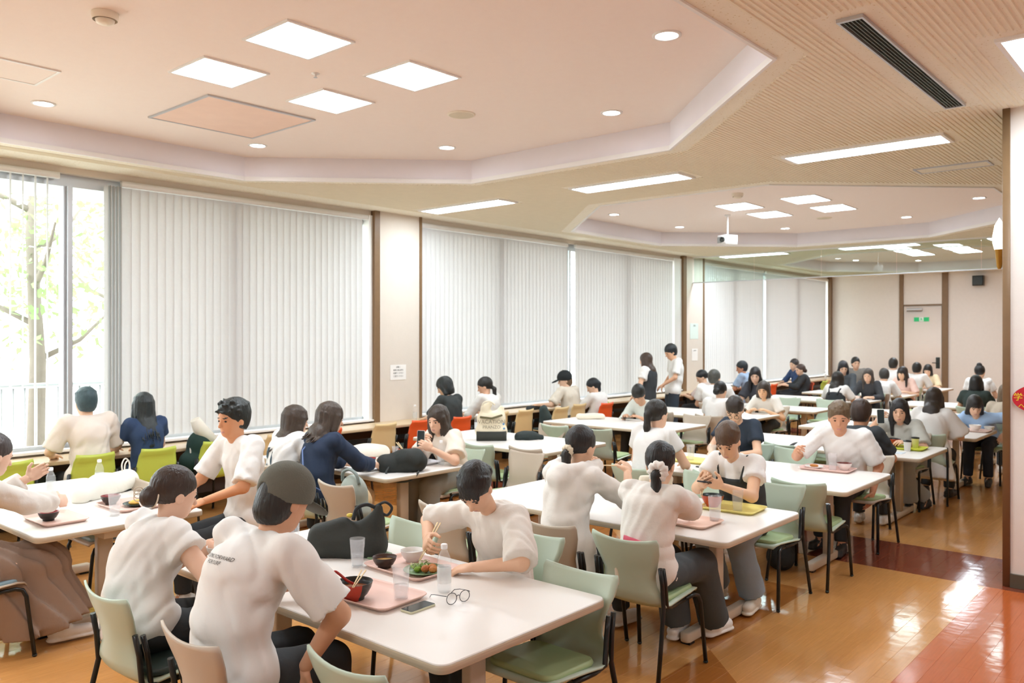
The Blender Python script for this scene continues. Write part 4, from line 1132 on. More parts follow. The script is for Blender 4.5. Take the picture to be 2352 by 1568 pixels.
def pinafore(color):
    def fn(c):
        sp, Rt, B, lo = c['sp'], c['Rt'], c['B'], c['lo']+.007; F = Field()
        F.ell(sp(.02), (.118*B+lo, .168*B+lo*1.2, .15), Rt, .06).ell(sp(.38), (.102*B+lo, .138*B+lo*1.3, .17), Rt, .06).ell(sp(.64), (.116*B+lo, .132*B+lo*.9, .17), Rt, .05)
        F.ell(sp(.62)+c['fs']*.085*B, (.060, .118, .07), Rt, .05)
        F.cone(c['P'], c['P']+c['f']*.2-c['up']*.05, .17, .17, .06)
        F.cut(sp(.74), c['tdn']); F.cut(c['P']-c['up']*.13, -c['up'])
        a = c['put']('pinafore', [mesh_field(F, c['hcl'], folds(c['seed'], .003))], [cloth_mat(color)])
        for sd in (1, -1):
            q = [sp(.72)+c['fs']*(.135*B+lo)+c['ls']*sd*.085, sp(.86)+c['fs']*(.105)+c['ls']*sd*.10, c['N']-c['tdn']*.0+c['ls']*sd*.105, sp(.84)-c['fs']*.10+c['ls']*sd*.09, sp(.62)-c['fs']*.135+c['ls']*sd*.07]
            MB().tube([tuple(x-c['org']) for x in q], .014, 8).build('strap', cloth_mat(color), a)
    return fn
def vest(color):
    def fn(c):
        sp, Rt, B, lo, S, ls, tdn, fs = c['sp'], c['Rt'], c['B'], c['lo']+.006, c['S'], c['ls'], c['tdn'], c['fs']; F = Field()
        F.ell(sp(.02), (.114*B+lo, .162*B+lo*1.2, .15), Rt, .06).ell(sp(.38), (.100*B+lo, .130*B+lo*1.2, .17), Rt, .06).ell(sp(.68), (.110*B+lo*.9, .146*B+lo*.9, .16), Rt, .05)
        for sd in (1, -1): F.cone(c['N']-tdn*.055+ls*sd*.03, S[sd]-ls*sd*.035, .044, .054*B+lo*.3, .04)
        F.cone(sp(.0), sp(.0)-tdn*.30, .17*B+lo, .21*B+lo, .05, flat=(fs, .75), end=True)
        F.cone(c['N'], c['N']+tdn*.2, .085, .10, .008, 's')
        c['put']('vest', [mesh_field(F, c['hcl'], folds(c['seed'], .004))], [cloth_mat(color)])
    return fn
def back_text(lines, size, t, lat, m='#4E4B47'):
    def fn(c):
        mb = MB(); z = 0
        for L in lines:
            b = fill(text_mb(L, size), 1); b.xf(Matrix.Translation((0, z, 0))); mb.add(b.v, b.f); z -= size*1.05
        o = c['sp'](t)-c['fs']*.4+c['ls']*lat
        decal(c, mb, 'print', o, c['fs'], c['tdn'], mat('print_'+m[1:], m, .8))
    return fn
def chest_mark(t, lat, pts, color):
    def fn(c):
        mb = MB(); mb.add([(x, y, 0) for x, y in pts], [tuple(range(len(pts)))])
        decal(c, fill(mb, 1), 'print', c['sp'](t)+c['fs']*.4+c['ls']*lat, -c['fs'], c['tdn'], mat('print_'+color[1:], color, .8))
    return fn
def knot_logo(c):       # big dark ring-and-stroke print on the back of the tee
    mb = MB(); n = 28
    def bar(p, q, w): d = Vector((q[0]-p[0], q[1]-p[1])).normalized(); nn = Vector((-d.y, d.x))*w; mb.add([(p[0]-nn.x, p[1]-nn.y, 0), (q[0]-nn.x, q[1]-nn.y, 0), (q[0]+nn.x, q[1]+nn.y, 0), (p[0]+nn.x, p[1]+nn.y, 0)], [(0, 1, 2, 3)])
    for pts in ([(-.05, .10), (.0, .105), (-.025, -.0), (-.055, .02)], [(.035, .075), (.055, .02), (.05, -.06), (.03, .0)], [(-.02, -.03), (.03, -.075), (-.0, -.12), (-.03, -.08)], [(-.10, -.03), (-.075, -.045), (-.065, -.11), (-.10, -.085)], [(-.10, .06), (-.085, .08), (-.085, .02), (-.10, .01)]):
        mb.add([(x, y, 0) for x, y in pts], [(0, 1, 2, 3)])
    decal(c, fill(mb, 2), 'print', c['sp'](.5)-c['fs']*.4+c['ls']*.03, c['fs'], c['tdn'], mat('print_navy', '#3B4F5A', .8))
def ribbon(c):
    torus_at(c, 'hair_ribbon', c['hp'](-.10, 0, -.03), c['Rh']@V(1, 0, .1), .05, .004, '#E9DCC8'); p = c['hp'](-.135, .035, -.035)
    for k in range(3): torus_at(c, 'hair_ribbon', p+c['Rh']@V(-.03, -.015+.012*k, .014*(k-1)), c['Rh']@V(.3, 1, .4*(k-1)), .020, .0022, '#E9DCC8', n=16)
def strap_across(color):
    def fn(c):
        q = [c['N']+c['ls']*.06-c['tdn']*.0+c['fs']*.03, c['N']+c['ls']*.065-c['fs']*.055-c['tdn']*.02, c['sp'](.7)-c['fs']*(.15)+c['ls']*.03, c['sp'](.45)-c['fs']*(.15)-c['ls']*.02, c['sp'](.2)-c['fs']*.14-c['ls']*.09, c['sp'](.12)-c['fs']*.08-c['ls']*.16]
        MB().tube([tuple(x-c['org']) for x in q], .006, 6).build('bag_strap', mat('strap_'+color[1:], color, .6), c['root'])
    return fn
def eyewear(c):
    for sd in (1, -1): torus_at(c, 'spectacle_rim', c['hp'](.105, sd*.033, 0), c['Rh']@V(1, 0, 0), .022, .002, '#3A3430', n=16)

# ---- first table
person('man in grey cap and white T-shirt hunched over his tray', (1.98, 2.99, 1.19), 0, .24, .02, pitch=28, yaw=4, sex='m', size=1.03, build=1.16, skin='#DDA987', hair=('undercap', '#2A2926', 0, 0), slouch=.075,
       top=dict(c=WH, sl=.86, loose=.028, flare=.016, hem=-.12, fold=.0065), bottom=BLKP, hands=[('w', 2.14, 3.16, .77), ('w', 1.93, 2.77, .57)], pole=[None, (.6, -.6, -.5)], curl=(.6, .45), palm=[None, (1, 0, 0)], knees=[(.36, .12, .52), (.36, -.12, .52)],
       extra=both(cap_on('#6A6B60'), back_text(['COSMIC FORWARD', 'FOR SURF'], .021, .80, .0)), chair_spec=('tan', 'green', 'tan shell chair under the man in the grey cap', (.02, -.10)))
BUN = person('woman with ribboned hair bun and white ruffle-sleeve blouse', (1.95, 3.87, 1.11), 0, .22, .10, pitch=18, yaw=-6, size=.97, build=1.08, skin='#EEC3A8', hair=('bun', '#3B2E27'), slouch=.06,
       top=dict(c=WH, sl=.42, loose=.026, flare=.015, hem=-.13, fold=.006), bottom=BLKP, hands=[('w', 2.06, 3.88, .80), ('w', 2.08, 3.66, .80)], curl=(.7, .7), palm=[(.3, -1, .5), (.3, 1, .5)], pole=[None, (.1, -.8, -.6)],
       extra=both(ribbon), chair_spec=('green', 'dark', 'pale green chair under the woman with the ribboned bun', (.05, -.14)))
WT = person('woman in loose white T-shirt eating salad with chopsticks', (3.05, 2.91, 1.10), 180, .21, .0, pitch=52, yaw=20, size=.97, skin='#E9BC9C', hair=('bun', '#22201F', 0, 0, 1), slouch=.06,
       top=dict(c='#EFE9E0', sl=.98, loose=.022, flare=.022, hem=-.1, fold=.0065), bottom=BLKP, hands=[('w', 2.93, 2.80, .745), ('w', 2.94, 3.15, .83)], curl=(.5, .95), palm=[None, (-.2, -1, -.4)], pole=[(.15, .9, -.3), (.2, -.9, -.2)],
       extra=chest_mark(.52, .11, [(-.014, -.003), (.0, -.005), (.014, 0), (.012, .005), (-.006, .004)], '#C0392B'), chair_spec=('green', 'green', 'green chair under the woman eating salad', (.0, 0)))
# ---- second table
HOOD = person('woman in white hooded jacket lifting a bowl to her mouth', (4.25, 3.12, 1.17), 0, .20, .03, pitch=22, yaw=-4, size=.98, skin='#EBC0A0', hair=('lowpony', '#242120', .03, 0), slouch=.05,
       top=dict(c='#EEE9E2', sl=1.45, loose=.024, hood=True, hem=-.2, flare=.02, fold=.0065), bottom=BLKP, shoe='#E2DDD4', hands=[('w', 4.36, 3.19, 1.00), ('w', 4.52, 2.95, .99)], curl=(.9, .8), palm=[(.2, -.8, .6), (.3, .8, -.2)], pole=[None, (.2, -.7, -.8)],
       extra=scrunchie('low', '#E6D8BE', .024, .019), chair_spec=('tan', 'green', 'tan chair behind the woman in the hooded jacket', (.0, -.06)))
SCR = person('woman with white scrunchie and puffed sleeves seen from behind', (4.18, 2.50, 1.13), 0, .14, .0, pitch=20, yaw=12, size=.95, skin='#EBBF9F', hair=('lowpony', '#232221', .10, -.025), slouch=.05,
       top=dict(c='#F0EBE3', sl=.92, loose=.022, puff=1, hem=-.12, fold=.0065), bottom=DJEAN, shoe='#F2EFE9', hands=[('w', 4.62, 2.62, .78), ('w', 4.70, 2.50, .80)], curl=(.6, .9), palm=[None, (.1, 1, -.3)], feet=[(.52, .10, .085), (.72, -.06, .085)], knees=[(.42, .10, .51), (.46, -.10, .51)],
       extra=scrunchie('low', '#F5F0E8', .034, .027, -.03), chair_spec=('green', 'green', 'green chair with snack bag under the white scrunchie woman', (.02, 0)))
PIN = person('woman in black pinafore looking at her phone', (5.36, 2.665, 1.14), 180, .24, .0, pitch=38, yaw=8, size=.97, skin='#E6B996', hair=('lowpony', '#5A4534', .03, 0, 1), slouch=.05,
       top=dict(c=WH, sl=.52, loose=.018, flare=.015, hem=-.1), bottom=JEAN, shoe='#E6DFD0', hands=[('w', 5.10, 2.58, .87), ('w', 5.08, 2.72, .87)], curl=(.8, .8), palm=[(0, 1, .7), (0, -1, .7)], feet=[(.27, .2, .085), (.20, -.10, .085)], knees=[(.40, .15, .5), (.38, -.10, .5)],
       extra=both(pinafore('#373A39'), scrunchie('low', '#3A332E', .018, .014)), chair_spec=('green', 'green', 'green chair under the woman in the black pinafore', (-.06, .12)))
# ---- third table
person('woman in white T-shirt with long black ponytail at third table', (6.25, 3.77, 1.19), 0, .13, pitch=8, yaw=-10, size=.98, hair=('pony', '#27241F', .30), top=dict(c=WH, sl=.5, loose=.02), bottom=BLKP, chair_spec=('green', 'green', 'green chair behind the girl with the long ponytail', (.0, .0)))
person('woman in navy T-shirt and spectacles bending over third table', (7.55, 3.68, 1.15), 180, .16, pitch=38, yaw=15, size=.97, hair=('lowpony', '#302721', .05, 0, 1), top=dict(c='#2D3745', sl=.6, loose=.022), bottom=BLKP, extra=eyewear, chair_spec=('green', 'green', 'green chair under the navy T-shirt woman', (-.02, 0)))
person('man in white T-shirt facing the camera with raised fist', (7.45, 2.635, 1.15), 180, .21, .0, pitch=16, yaw=20, sex='m', size=1.02, build=1.06, skin='#DDA483', hair=('short', '#6B563F'), slouch=.04,
       top=dict(c=WH, sl=.85, loose=.028, flare=.014, hem=-.14), bottom=BLKP, shoe='#3A3B3C', hands=[('w', 7.55, 2.38, .50), ('w', 7.18, 2.91, .86)], curl=(.35, 1.1), palm=[(0, 1, 0), (-.6, -.8, 0)], pole=[(-.5, .2, .0), None],
       chair_spec=('tan', 'green', 'pale chair under the man with the raised fist', (-.0, .12)))
# ---- fourth and fifth table
person('man in black T-shirt seen from behind at fourth table', (8.30, 2.72, 1.11), 0, .14, pitch=25, sex='m', size=1.0, skin='#D9A17E', hair=('short', '#3A2A22'), top=dict(c='#36393B', sl=.8, loose=.022), bottom=BLKP, chair_spec=('tan', 'green', 'pale chair under the black T-shirt man'))
PH4 = person('woman with long black hair and grey T-shirt holding a phone', (9.56, 2.73, 1.055), 180, .20, pitch=10, yaw=12, size=.97, skin='#E2B294', hair=('long', '#221F20', .20, 0, 0), top=dict(c='#BDBBB2', sl=.85, loose=.024, flare=.02), bottom=('trousers', dict(c='#A9B1B6', r0=.10, r1=.095, r2=.10)), shoe='#2C2D2E',
       hands=[('w', 9.30, 2.58, .745), ('w', 9.26, 2.86, .98)], curl=(.5, .9), palm=[None, (0, -1, .5)], feet=[(.30, .12, .085), (.02, .22, .085)], chair_spec=('tan', 'green', 'pale chair under the grey T-shirt woman'))
person('woman in wide white gathered blouse with dark bob hair', (10.4, 2.59, 1.14), 0, .15, pitch=15, size=.99, hair=('mid', '#30261F'), top=dict(c='#E9E5E1', sl=.9, loose=.035, flare=.05, hem=-.30, fold=.006), bottom=BLKP, shoe='#222324', feet=[(.35, .15, .085), (.30, -.12, .085)], chair_spec=('green', 'green', 'green chair under the gathered blouse woman'))
person('woman in light blue T-shirt leaning on the fifth table', (11.72, 2.45, .985), 180, .34, -.05, pitch=28, yaw=25, size=.97, hair=('bob', '#272321', 0, 0, 1), top=dict(c='#A6C3E6', sl=.75, loose=.022), bottom=('trousers', dict(c='#2C3444')), shoe='#36383A',
       hands=[('w', 11.85, 2.14, .66), ('w', 11.55, 2.70, .745)], pole=[(-.1, .9, .2), None], chair_spec=('green', 'green', 'green chair under the light blue T-shirt woman'))
person('person in black top with short round hair near the pillar', (14.55, 3.02, 1.12), 0, .12, pitch=15, hair=('bob', '#22201F'), top=dict(c='#34403C', sl=.5, loose=.02), bottom=BLKP, chair_spec=('green', 'green', 'green chair under the black top person'))
person('person in white shirt with hair knotted on top', (16.8, 3.43, 1.22), 0, .12, pitch=10, hair=('topbun', '#242120'), top=dict(c=WH, sl=.6, loose=.022), bottom=BLKP, chair_spec=('tan', 'green', 'tan chair under the white shirt person with knotted hair'))
person('person with brown bob and beige top cut by pillar', (12.6, 2.26, 1.10), 0, .13, pitch=12, hair=('bob', '#6E5A44'), top=dict(c='#C9BAA6', sl=1.7, loose=.02), bottom=BLKP, chair_spec=('green', 'green', 'green chair under the beige top person at the pillar'))
# ---- window row, first two tables
person('young man with spiky black hair and white T-shirt in profile', (3.10, 5.33, 1.29), 180, .10, .0, pitch=8, yaw=10, sex='m', size=1.04, skin='#E3A67E', hair=('spiky', '#262B29'), slouch=.03,
       top=dict(c=WH, sl=.9, loose=.028, flare=.015, hem=-.14), bottom=BLKP, hands=[('w', 2.80, 5.16, .78), ('w', 2.78, 5.5, .76)], curl=(.5, .5), extra=back_text([''], .02, .6, 0) if 0 else None, chair_spec=('tan', 'green', 'tan chair under the spiky haired young man'))
person('woman in cream blouse and brown pleated skirt at left border', (1.66, 5.51, 1.17), 0, .14, pitch=20, yaw=8, size=.98, skin='#F2CDB6', hair=('bun', '#4A4444'), top=dict(c='#E8E2DB', sl=1.85, loose=.026, flare=.02), bottom=('skirt', dict(c='#9A8475')), shoe='#E5E0DA',
       hands=[('w', 1.92, 5.74, .98), ('w', 2.06, 5.58, .83)], curl=(.5, .8), palm=[(0, -1, .3), (0, 1, -.3)], feet=[(.42, .12, .085), (.50, -.10, .085)], chair_spec=('tan', 'blue', 'chair under the pleated skirt woman'))
person('woman in white shirt with dark ring print on the back', (4.28, 6.28, 1.12), 0, .13, pitch=12, yaw=-12, size=.97, hair=('long', '#43362C', .24, 0, 0), top=dict(c=WH, sl=1.2, loose=.034, fold=.0065), bottom=BLKP, extra=knot_logo, chair_spec=('tan', 'green', 'tan chair under the ring print shirt woman'))
NAV = person('woman in navy sweater eating with a blue bag strap', (4.24, 5.72, 1.18), 0, .15, .02, pitch=15, yaw=-14, size=1.0, hair=('mid', '#483C33'), top=dict(c='#27344B', sl=1.65, loose=.026, fold=.006), bottom=('trousers', dict(c='#CDB592', r0=.1, r1=.09, r2=.085)), hands=[('w', 4.58, 5.86, .745), ('w', 4.60, 5.56, .765)], curl=(.6, .9), palm=[None, (0, 1, -.3)], extra=strap_across('#6F86B8'),
       chair_spec=('green', 'green', 'green chair under the navy sweater woman'))
PHB = person('woman with long brown hair taking a photo with her phone', (5.36, 5.60, 1.09), 180, .20, pitch=14, yaw=12, size=.97, skin='#E8BB9E', hair=('long', '#3F342B', .22, 0, 0), top=dict(c='#EFE2D2', sl=.8, loose=.028, flare=.025), bottom=('trousers', dict(c='#8F8E86', r0=.1, r1=.095, r2=.10)), hands=[('w', 5.12, 5.42, .86), ('w', 5.16, 5.60, .90)], curl=(.7, .8), palm=[(.3, .8, 0), (.3, -.8, 0)],
       chair_spec=('green', 'green', 'green chair under the woman taking a photo'))
# ---- window row, farther tables
person('man in pale grey sweatshirt bent over his phone', (9.9, 6.28, 1.05), 180, .24, pitch=48, yaw=15, sex='m', skin='#D9A888', hair=('short', '#23221F', 0, 0, 1), top=dict(c='#DBDFD6', sl=1.6, loose=.026), bottom=BLKP, chair_spec=('green', 'green', 'green chair under the grey sweatshirt man'))
person('woman in cream T-shirt facing forward at fifth window-row table', (11.95, 5.36, 1.05), 180, .26, pitch=15, yaw=10, skin='#E6B78F', hair=('mid', '#3E342D'), top=dict(c='#E6E0D5', sl=.7, loose=.024), bottom=BLKP, chair_spec=('tan', 'green', 'tan chair under the cream T-shirt woman'))
person('woman in dark dress with long black hair behind the cream T-shirt woman', (12.95, 5.95, 1.22), 180, .10, pitch=20, yaw=20, skin='#E8C0A6', hair=('long', '#231F20', .25, 0, 0), top=dict(c='#3B3C42', sl=.8, loose=.02), bottom=BLKP, chair_spec=('tan', 'green', 'tan chair under the dark dress woman'))
person('person with black bun and white top beside the spectacled woman', (10.7, 5.43, 1.10), 0, .12, pitch=18, hair=('bun', '#232120'), top=dict(c='#EFECE8', sl=.6, loose=.022), bottom=BLKP, chair_spec=('tan', 'green', 'tan chair under the white top bun person'))
person('large man in white shirt seen from behind near the windows', (12.6, 6.50, 1.17), 20, .14, pitch=10, yaw=-25, sex='m', size=1.03, build=1.14, hair=('short', '#4B4A44'), top=dict(c=WH, sl=.7, loose=.03), bottom=BLKP, chair_spec=('tan', 'green', 'pale chair under the large white shirt man'))
person('woman with wavy black hair and black pinafore over white T-shirt', (14.7, 5.21, 1.11), 0, .14, pitch=12, yaw=-18, hair=('long', '#28231F', .20, 0, 0), top=dict(c='#EFECE8', sl=.7, loose=.02), bottom=BLKP, extra=pinafore('#36383A'), chair_spec=('green', 'green', 'green chair under the wavy haired woman'))
person('person with black hair in shadow left of the long haired woman', (16.4, 5.72, 1.25), 180, .10, pitch=25, yaw=30, hair=('long', '#222226', .15, 0, 0), top=dict(c='#4A4E52', sl=1.6, loose=.02), chair_spec=('green', 'green', 'green chair under the person in shadow'))
person('man with black hair by the far wall corner', (19.0, 6.35, 1.26), 180, .10, pitch=8, yaw=35, sex='m', hair=('short', '#22221F'), top=dict(c='#8B8781', sl=1.7, loose=.02), chair_spec=('tan', 'green', 'tan chair under the man by the far corner'))
person('woman in dark cardigan with long hair facing forward', (16.05, 5.14, 1.13), 180, .10, pitch=8, yaw=5, hair=('long', '#4A413A', .20, 0, 0), top=dict(c='#3D3E41', sl=1.7, loose=.02), chair_spec=('green', 'green', 'green chair under the dark cardigan woman'))
person('person in white shirt turned away beside the dark cardigan woman', (16.8, 5.08, 1.10), 0, .16, pitch=30, yaw=25, sex='m', hair=('short', '#393531'), top=dict(c='#EFECE8', sl=.8, loose=.03), chair_spec=('tan', 'green', 'tan chair under the person turned away in white'))
person('man in white shirt reaching out near the far door', (18.8, 5.49, 1.26), 0, .12, pitch=12, sex='m', hair=('short', '#2F2C28'), top=dict(c=WH, sl=.8, loose=.026), chair_spec=('green', 'green', 'green chair under the man reaching out'))
person('woman in pink top with two dark hair tails', (17.9, 5.06, 1.11), 180, .2, pitch=14, yaw=-15, hair=('long', '#2B2523', .18, 0, 1), top=dict(c='#EBC6B8', sl=.9, loose=.02), chair_spec=('tan', 'green', 'tan chair under the pink top woman'))
person('man in white T-shirt with black hair below the exit sign', (19.25, 5.14, 1.155), 0, .20, pitch=18, sex='m', hair=('short', '#262421'), top=dict(c=WH, sl=.8, loose=.028), chair_spec=('green', 'green', 'green chair under the white T-shirt man below the exit sign'))
person('person in beige top with black bowl haircut near the far door', (20.6, 5.27, 1.08), 180, .10, pitch=14, hair=('bob', '#24211F', 0, 0, 1), top=dict(c='#E2CDA8', sl=.9, loose=.02), chair_spec=('tan', 'green', 'tan chair under the bowl haircut person'))
# ---- counter at the windows
person('person in cream T-shirt on lime chair at the window', (3.22, 8.15, 1.25), 90, .06, pitch=10, sex='m', size=1.02, build=1.06, skin='#EAC2A4', hair=('short', '#3D545B'), top=dict(c='#F1E6DB', sl=.9, loose=.032, flare=.015, hem=-.14), bottom=BLKP, hands=[(.30, .20, .745), (.30, -.2, .745)], chair_spec=('lime', 'dark', 'lime chair under the cream T-shirt person', (-.02, .05)))
person('woman in navy T-shirt with long black hair at the window', (3.74, 8.10, 1.18), 90, .05, pitch=8, skin='#EDC4A8', hair=('long', '#2A3234', .30, 0, 0), top=dict(c='#33486A', sl=.5, loose=.018), bottom=BLKP, chair_spec=('lime', 'dark', 'lime chair under the navy T-shirt woman at the window', (-.02, .0)))
person('woman in black top with short black hair at the counter', (7.86, 8.08, 1.18), 90, .12, pitch=30, yaw=35, skin='#EABF9E', hair=('bob', '#232726', 0, 0), top=dict(c='#363A39', sl=.9, loose=.022, neck=.075), bottom=BLKP, chair_spec=('orange', 'dark', 'orange chair under the black top woman'))
person('woman in pale blouse with black ponytail at the counter', (8.66, 8.08, 1.15), 90, .08, pitch=22, yaw=40, skin='#D9A98C', hair=('lowpony', '#262422', .14, 0, 1), top=dict(c='#E9E6E0', sl=1.2, loose=.03), bottom=BLKP, chair_spec=('cream', 'dark', 'cream chair under the pale blouse woman'))
person('person in black cap and beige T-shirt at the counter', (10.6, 8.12, 1.165), 90, .08, pitch=15, yaw=50, sex='m', skin='#EBC2A6', hair=('undercap', '#7A6048'), top=dict(c='#E6DCCC', sl=.9, loose=.032, hem=-.2), bottom=BLKP, hands=[('w', 10.2, 8.34, .78), (.3, -.2, .745)], extra=cap_on('#23282A'), chair_spec=('cream', 'dark', 'cream chair under the black cap person', (0, .06)))
person('woman in white shirt with black ponytail right of the black cap', (11.0, 7.85, 1.05), 90, .06, pitch=30, yaw=35, skin='#E9BFA2', hair=('pony', '#23272B', .16), top=dict(c='#EFECE8', sl=.8, loose=.026), bottom=('trousers', dict(c='#B9B4AC')), chair_spec=('orange', 'dark', 'orange chair beside the white shirt ponytail woman'))
person('standing woman in black vest with long brown hair', (12.2, 7.6, 1.45), 95, .02, pitch=10, yaw=0, size=.95, hair=('long', '#4A3A30', .22, 0, 0), top=dict(c='#EFECE8', sl=.6, loose=.02), bottom=BLKP, stand=True, extra=vest('#3A3D40'), hands=[(.12, .26, .86), (.12, -.26, .86)])
person('standing man in white T-shirt and dark trousers', (12.87, 7.5, 1.59), 140, .04, pitch=28, yaw=10, sex='m', size=1.0, skin='#E6B492', hair=('short', '#22262A', 0, 0, 1), top=dict(c=WH, sl=.8, loose=.024, hem=-.06), bottom=('trousers', dict(c='#39424C', r0=.1, r1=.085, r2=.08)), stand=True, hands=[(.24, .18, 1.02), (.05, -.30, 1.0)])
person('person with dark hair and flower clip past the second pillar', (14.2, 7.6, 1.09), 90, .10, pitch=32, yaw=40, hair=('bun', '#26282B'), top=dict(c='#D8C4BC', sl=.9, loose=.02), chair_spec=('green', 'green', 'green chair under the flower clip person'))
person('man in light blue shirt at the far window counter', (16.1, 7.7, 1.21), 90, .14, pitch=18, yaw=35, sex='m', skin='#C98F70', hair=('short', '#252A2E'), top=dict(c='#9FB4CF', sl=.8, loose=.026), bottom=BLKP, chair_spec=('orange', 'dark', 'orange chair behind the light blue shirt man'))
person('woman in black top with brown bun at the far counter', (18.7, 7.5, 1.09), 120, .05, pitch=10, yaw=20, hair=('bun', '#4A3A33'), top=dict(c='#34373A', sl=1.7, loose=.024), chair_spec=('orange', 'dark', 'orange chair under the brown bun woman'))
person('man in navy shirt at the far counter in profile', (19.2, 7.85, 1.19), 140, .05, pitch=5, yaw=20, sex='m', hair=('short', '#403A38'), top=dict(c='#344A70', sl=1.2, loose=.024), chair_spec=('tan', 'green', 'tan chair under the navy shirt man'))

# ---- empty chairs
EM = 'empty chairs in the dining hall'
for k, p, x, y, fc, lb in (
    ('green', 'dark', 1.98, 2.24, 0, 'empty green chair with dark pad at the bottom border'),
    ('green', 'green', 2.86, 2.30, 180, 'empty green chair tucked under the first table at its aisle end'),
    ('green', 'green', 3.02, 3.62, 180, 'empty green chair behind the black handbag'),
    ('tan', 'green', 4.02, 5.02, 0, 'tan chair with grey tote hung on it behind the grey cap'),
    ('green', 'green', 5.72, 3.15, 180, 'empty green chair behind the woman lifting a bowl'),
    ('tan', 'green', 3.98, 3.85, 0, 'empty tan chair left of the hooded jacket woman'),
    ('green', 'green', 6.36, 2.46, 0, 'empty green chair at the aisle end of the third table'),
    ('green', 'green', 6.30, 3.10, 0, 'empty green chair left of the third table aisle chair'),
    ('green', 'green', 7.60, 3.2, 180, 'empty green chair behind the raised fist man'),
    ('green', 'green', 8.38, 3.42, 0, 'empty green chair with black bag at the fourth table'),
    ('green', 'green', 9.52, 3.55, 180, 'empty green chair at the far side of the fourth table'),
    ('tan', 'green', 10.45, 3.3, 0, 'empty pale chair at the fifth table'),
    ('green', 'green', 11.9, 3.2, 180, 'empty green chair beyond the fifth table'),
    ('tan', 'green', 5.68, 5.0, 180, 'empty tan chair beside the woman taking a photo'),
    ('green', 'green', 6.33, 5.75, 0, 'empty green chair below the printed tote bag'),
    ('tan', 'green', 6.42, 5.20, 0, 'empty tan chair right of the printed tote bag'),
    ('tan', 'green', 7.72, 6.3, 180, 'empty pale chair beyond the black folded cloth'),
    ('green', 'green', 8.22, 6.25, 0, 'empty green chair left at the fourth window-row table'),
    ('green', 'green', 8.28, 5.66, 0, 'empty green chair centre at the fourth window-row table'),
    ('tan', 'green', 8.62, 5.10, 0, 'empty pale chair right at the fourth window-row table'),
    ('tan', 'green', 9.98, 5.55, 180, 'empty pale chair beyond the fourth window-row table'),
    ('tan', 'green', 10.62, 6.2, 0, 'empty tan chair at the fifth window-row table'),
    ('green', 'green', 13.95, 5.2, 180, 'empty green chair right of the sixth window-row table'),
    ('green', 'green', 13.95, 5.9, 180, 'empty green chair beyond the sixth window-row table'),
    ('green', 'green', 14.55, 6.0, 0, 'empty green chair behind the wavy haired woman'),
    ('tan', 'green', 14.6, 6.6, 0, 'empty pale chair nearest the windows at the seventh table'),
    ('green', 'green', 16.95, 4.6, 90, 'empty green chair near the far wall'),
    ('tan', 'blue', 2.60, 6.15, 180, 'chair with blue-grey seat under the first window-row table'),
    ('lime', 'dark', 2.50, 8.12, 90, 'empty lime chair at the left border'), ('lime', 'dark', 4.40, 8.10, 90, 'empty lime chair with black bag in front of it'),
    ('cream', 'dark', 5.15, 8.12, 90, 'empty cream chair behind the spiky haired young man'), ('orange', 'dark', 5.80, 8.12, 90, 'empty orange chair left of the navy sweater woman'),
    ('cream', 'dark', 6.62, 8.10, 90, 'empty cream chair right of the navy sweater woman'), ('orange', 'dark', 7.20, 8.08, 90, 'empty orange chair below the near pillar'),
    ('cream', 'dark', 9.20, 8.02, 90, 'empty cream chair right of the printed tote bag'), ('cream', 'dark', 9.90, 7.90, 90, 'empty cream chair with dark bag left of the black cap'),
    ('lime', 'dark', 16.9, 7.9, 90, 'empty lime chair near the far counter'), ('orange', 'dark', 17.7, 7.95, 90, 'empty orange chair near the far counter'),
    ('lime', 'dark', 19.8, 7.6, 90, 'empty lime chair right of the brown bun woman'), ('cream', 'dark', 20.6, 7.8, 90, 'empty cream chair nearest the far corner')):
    chair(k, p, x, y, fc, lb, EM)
# ================================================================== things on the tables
TZ = .70
def frosty(name, white, clear):
    m = bpy.data.materials.new(name); MATS[name] = m; m.use_nodes = True
    N = m.node_tree.nodes; L = m.node_tree.links; N.clear()
    o = N.new('ShaderNodeOutputMaterial'); t = N.new('ShaderNodeBsdfTransparent'); d = N.new('ShaderNodeBsdfDiffuse'); g = N.new('ShaderNodeBsdfGlossy'); tl = N.new('ShaderNodeBsdfTranslucent')
    d.inputs[0].default_value = tl.inputs[0].default_value = srgb(white)+(1,); g.inputs['Roughness'].default_value = .08
    nz = N.new('ShaderNodeTexNoise'); nz.inputs['Scale'].default_value = 60; ma = N.new('ShaderNodeMath'); ma.operation = 'MULTIPLY_ADD'; ma.inputs[1].default_value = .12; ma.inputs[2].default_value = 1-clear-.06
    L.new(nz.outputs['Fac'], ma.inputs[0])
    a = N.new('ShaderNodeMixShader'); a.inputs[0].default_value = .5; L.new(d.outputs[0], a.inputs[1]); L.new(tl.outputs[0], a.inputs[2])
    b = N.new('ShaderNodeMixShader'); L.new(ma.outputs[0], b.inputs[0]); L.new(t.outputs[0], b.inputs[1]); L.new(a.outputs[0], b.inputs[2])
    c = N.new('ShaderNodeMixShader'); lw = N.new('ShaderNodeLayerWeight'); lw.inputs[0].default_value = .25; ge = N.new('ShaderNodeNewGeometry'); iv = N.new('ShaderNodeMath'); iv.operation = 'SUBTRACT'; iv.inputs[0].default_value = 1; L.new(ge.outputs['Backfacing'], iv.inputs[1]); fb = N.new('ShaderNodeMath'); fb.operation = 'MULTIPLY'; L.new(lw.outputs['Fresnel'], fb.inputs[0]); L.new(iv.outputs[0], fb.inputs[1]); L.new(fb.outputs[0], c.inputs[0]); L.new(b.outputs[0], c.inputs[1]); L.new(g.outputs[0], c.inputs[2]); L.new(c.outputs[0], o.inputs[0])
    return m
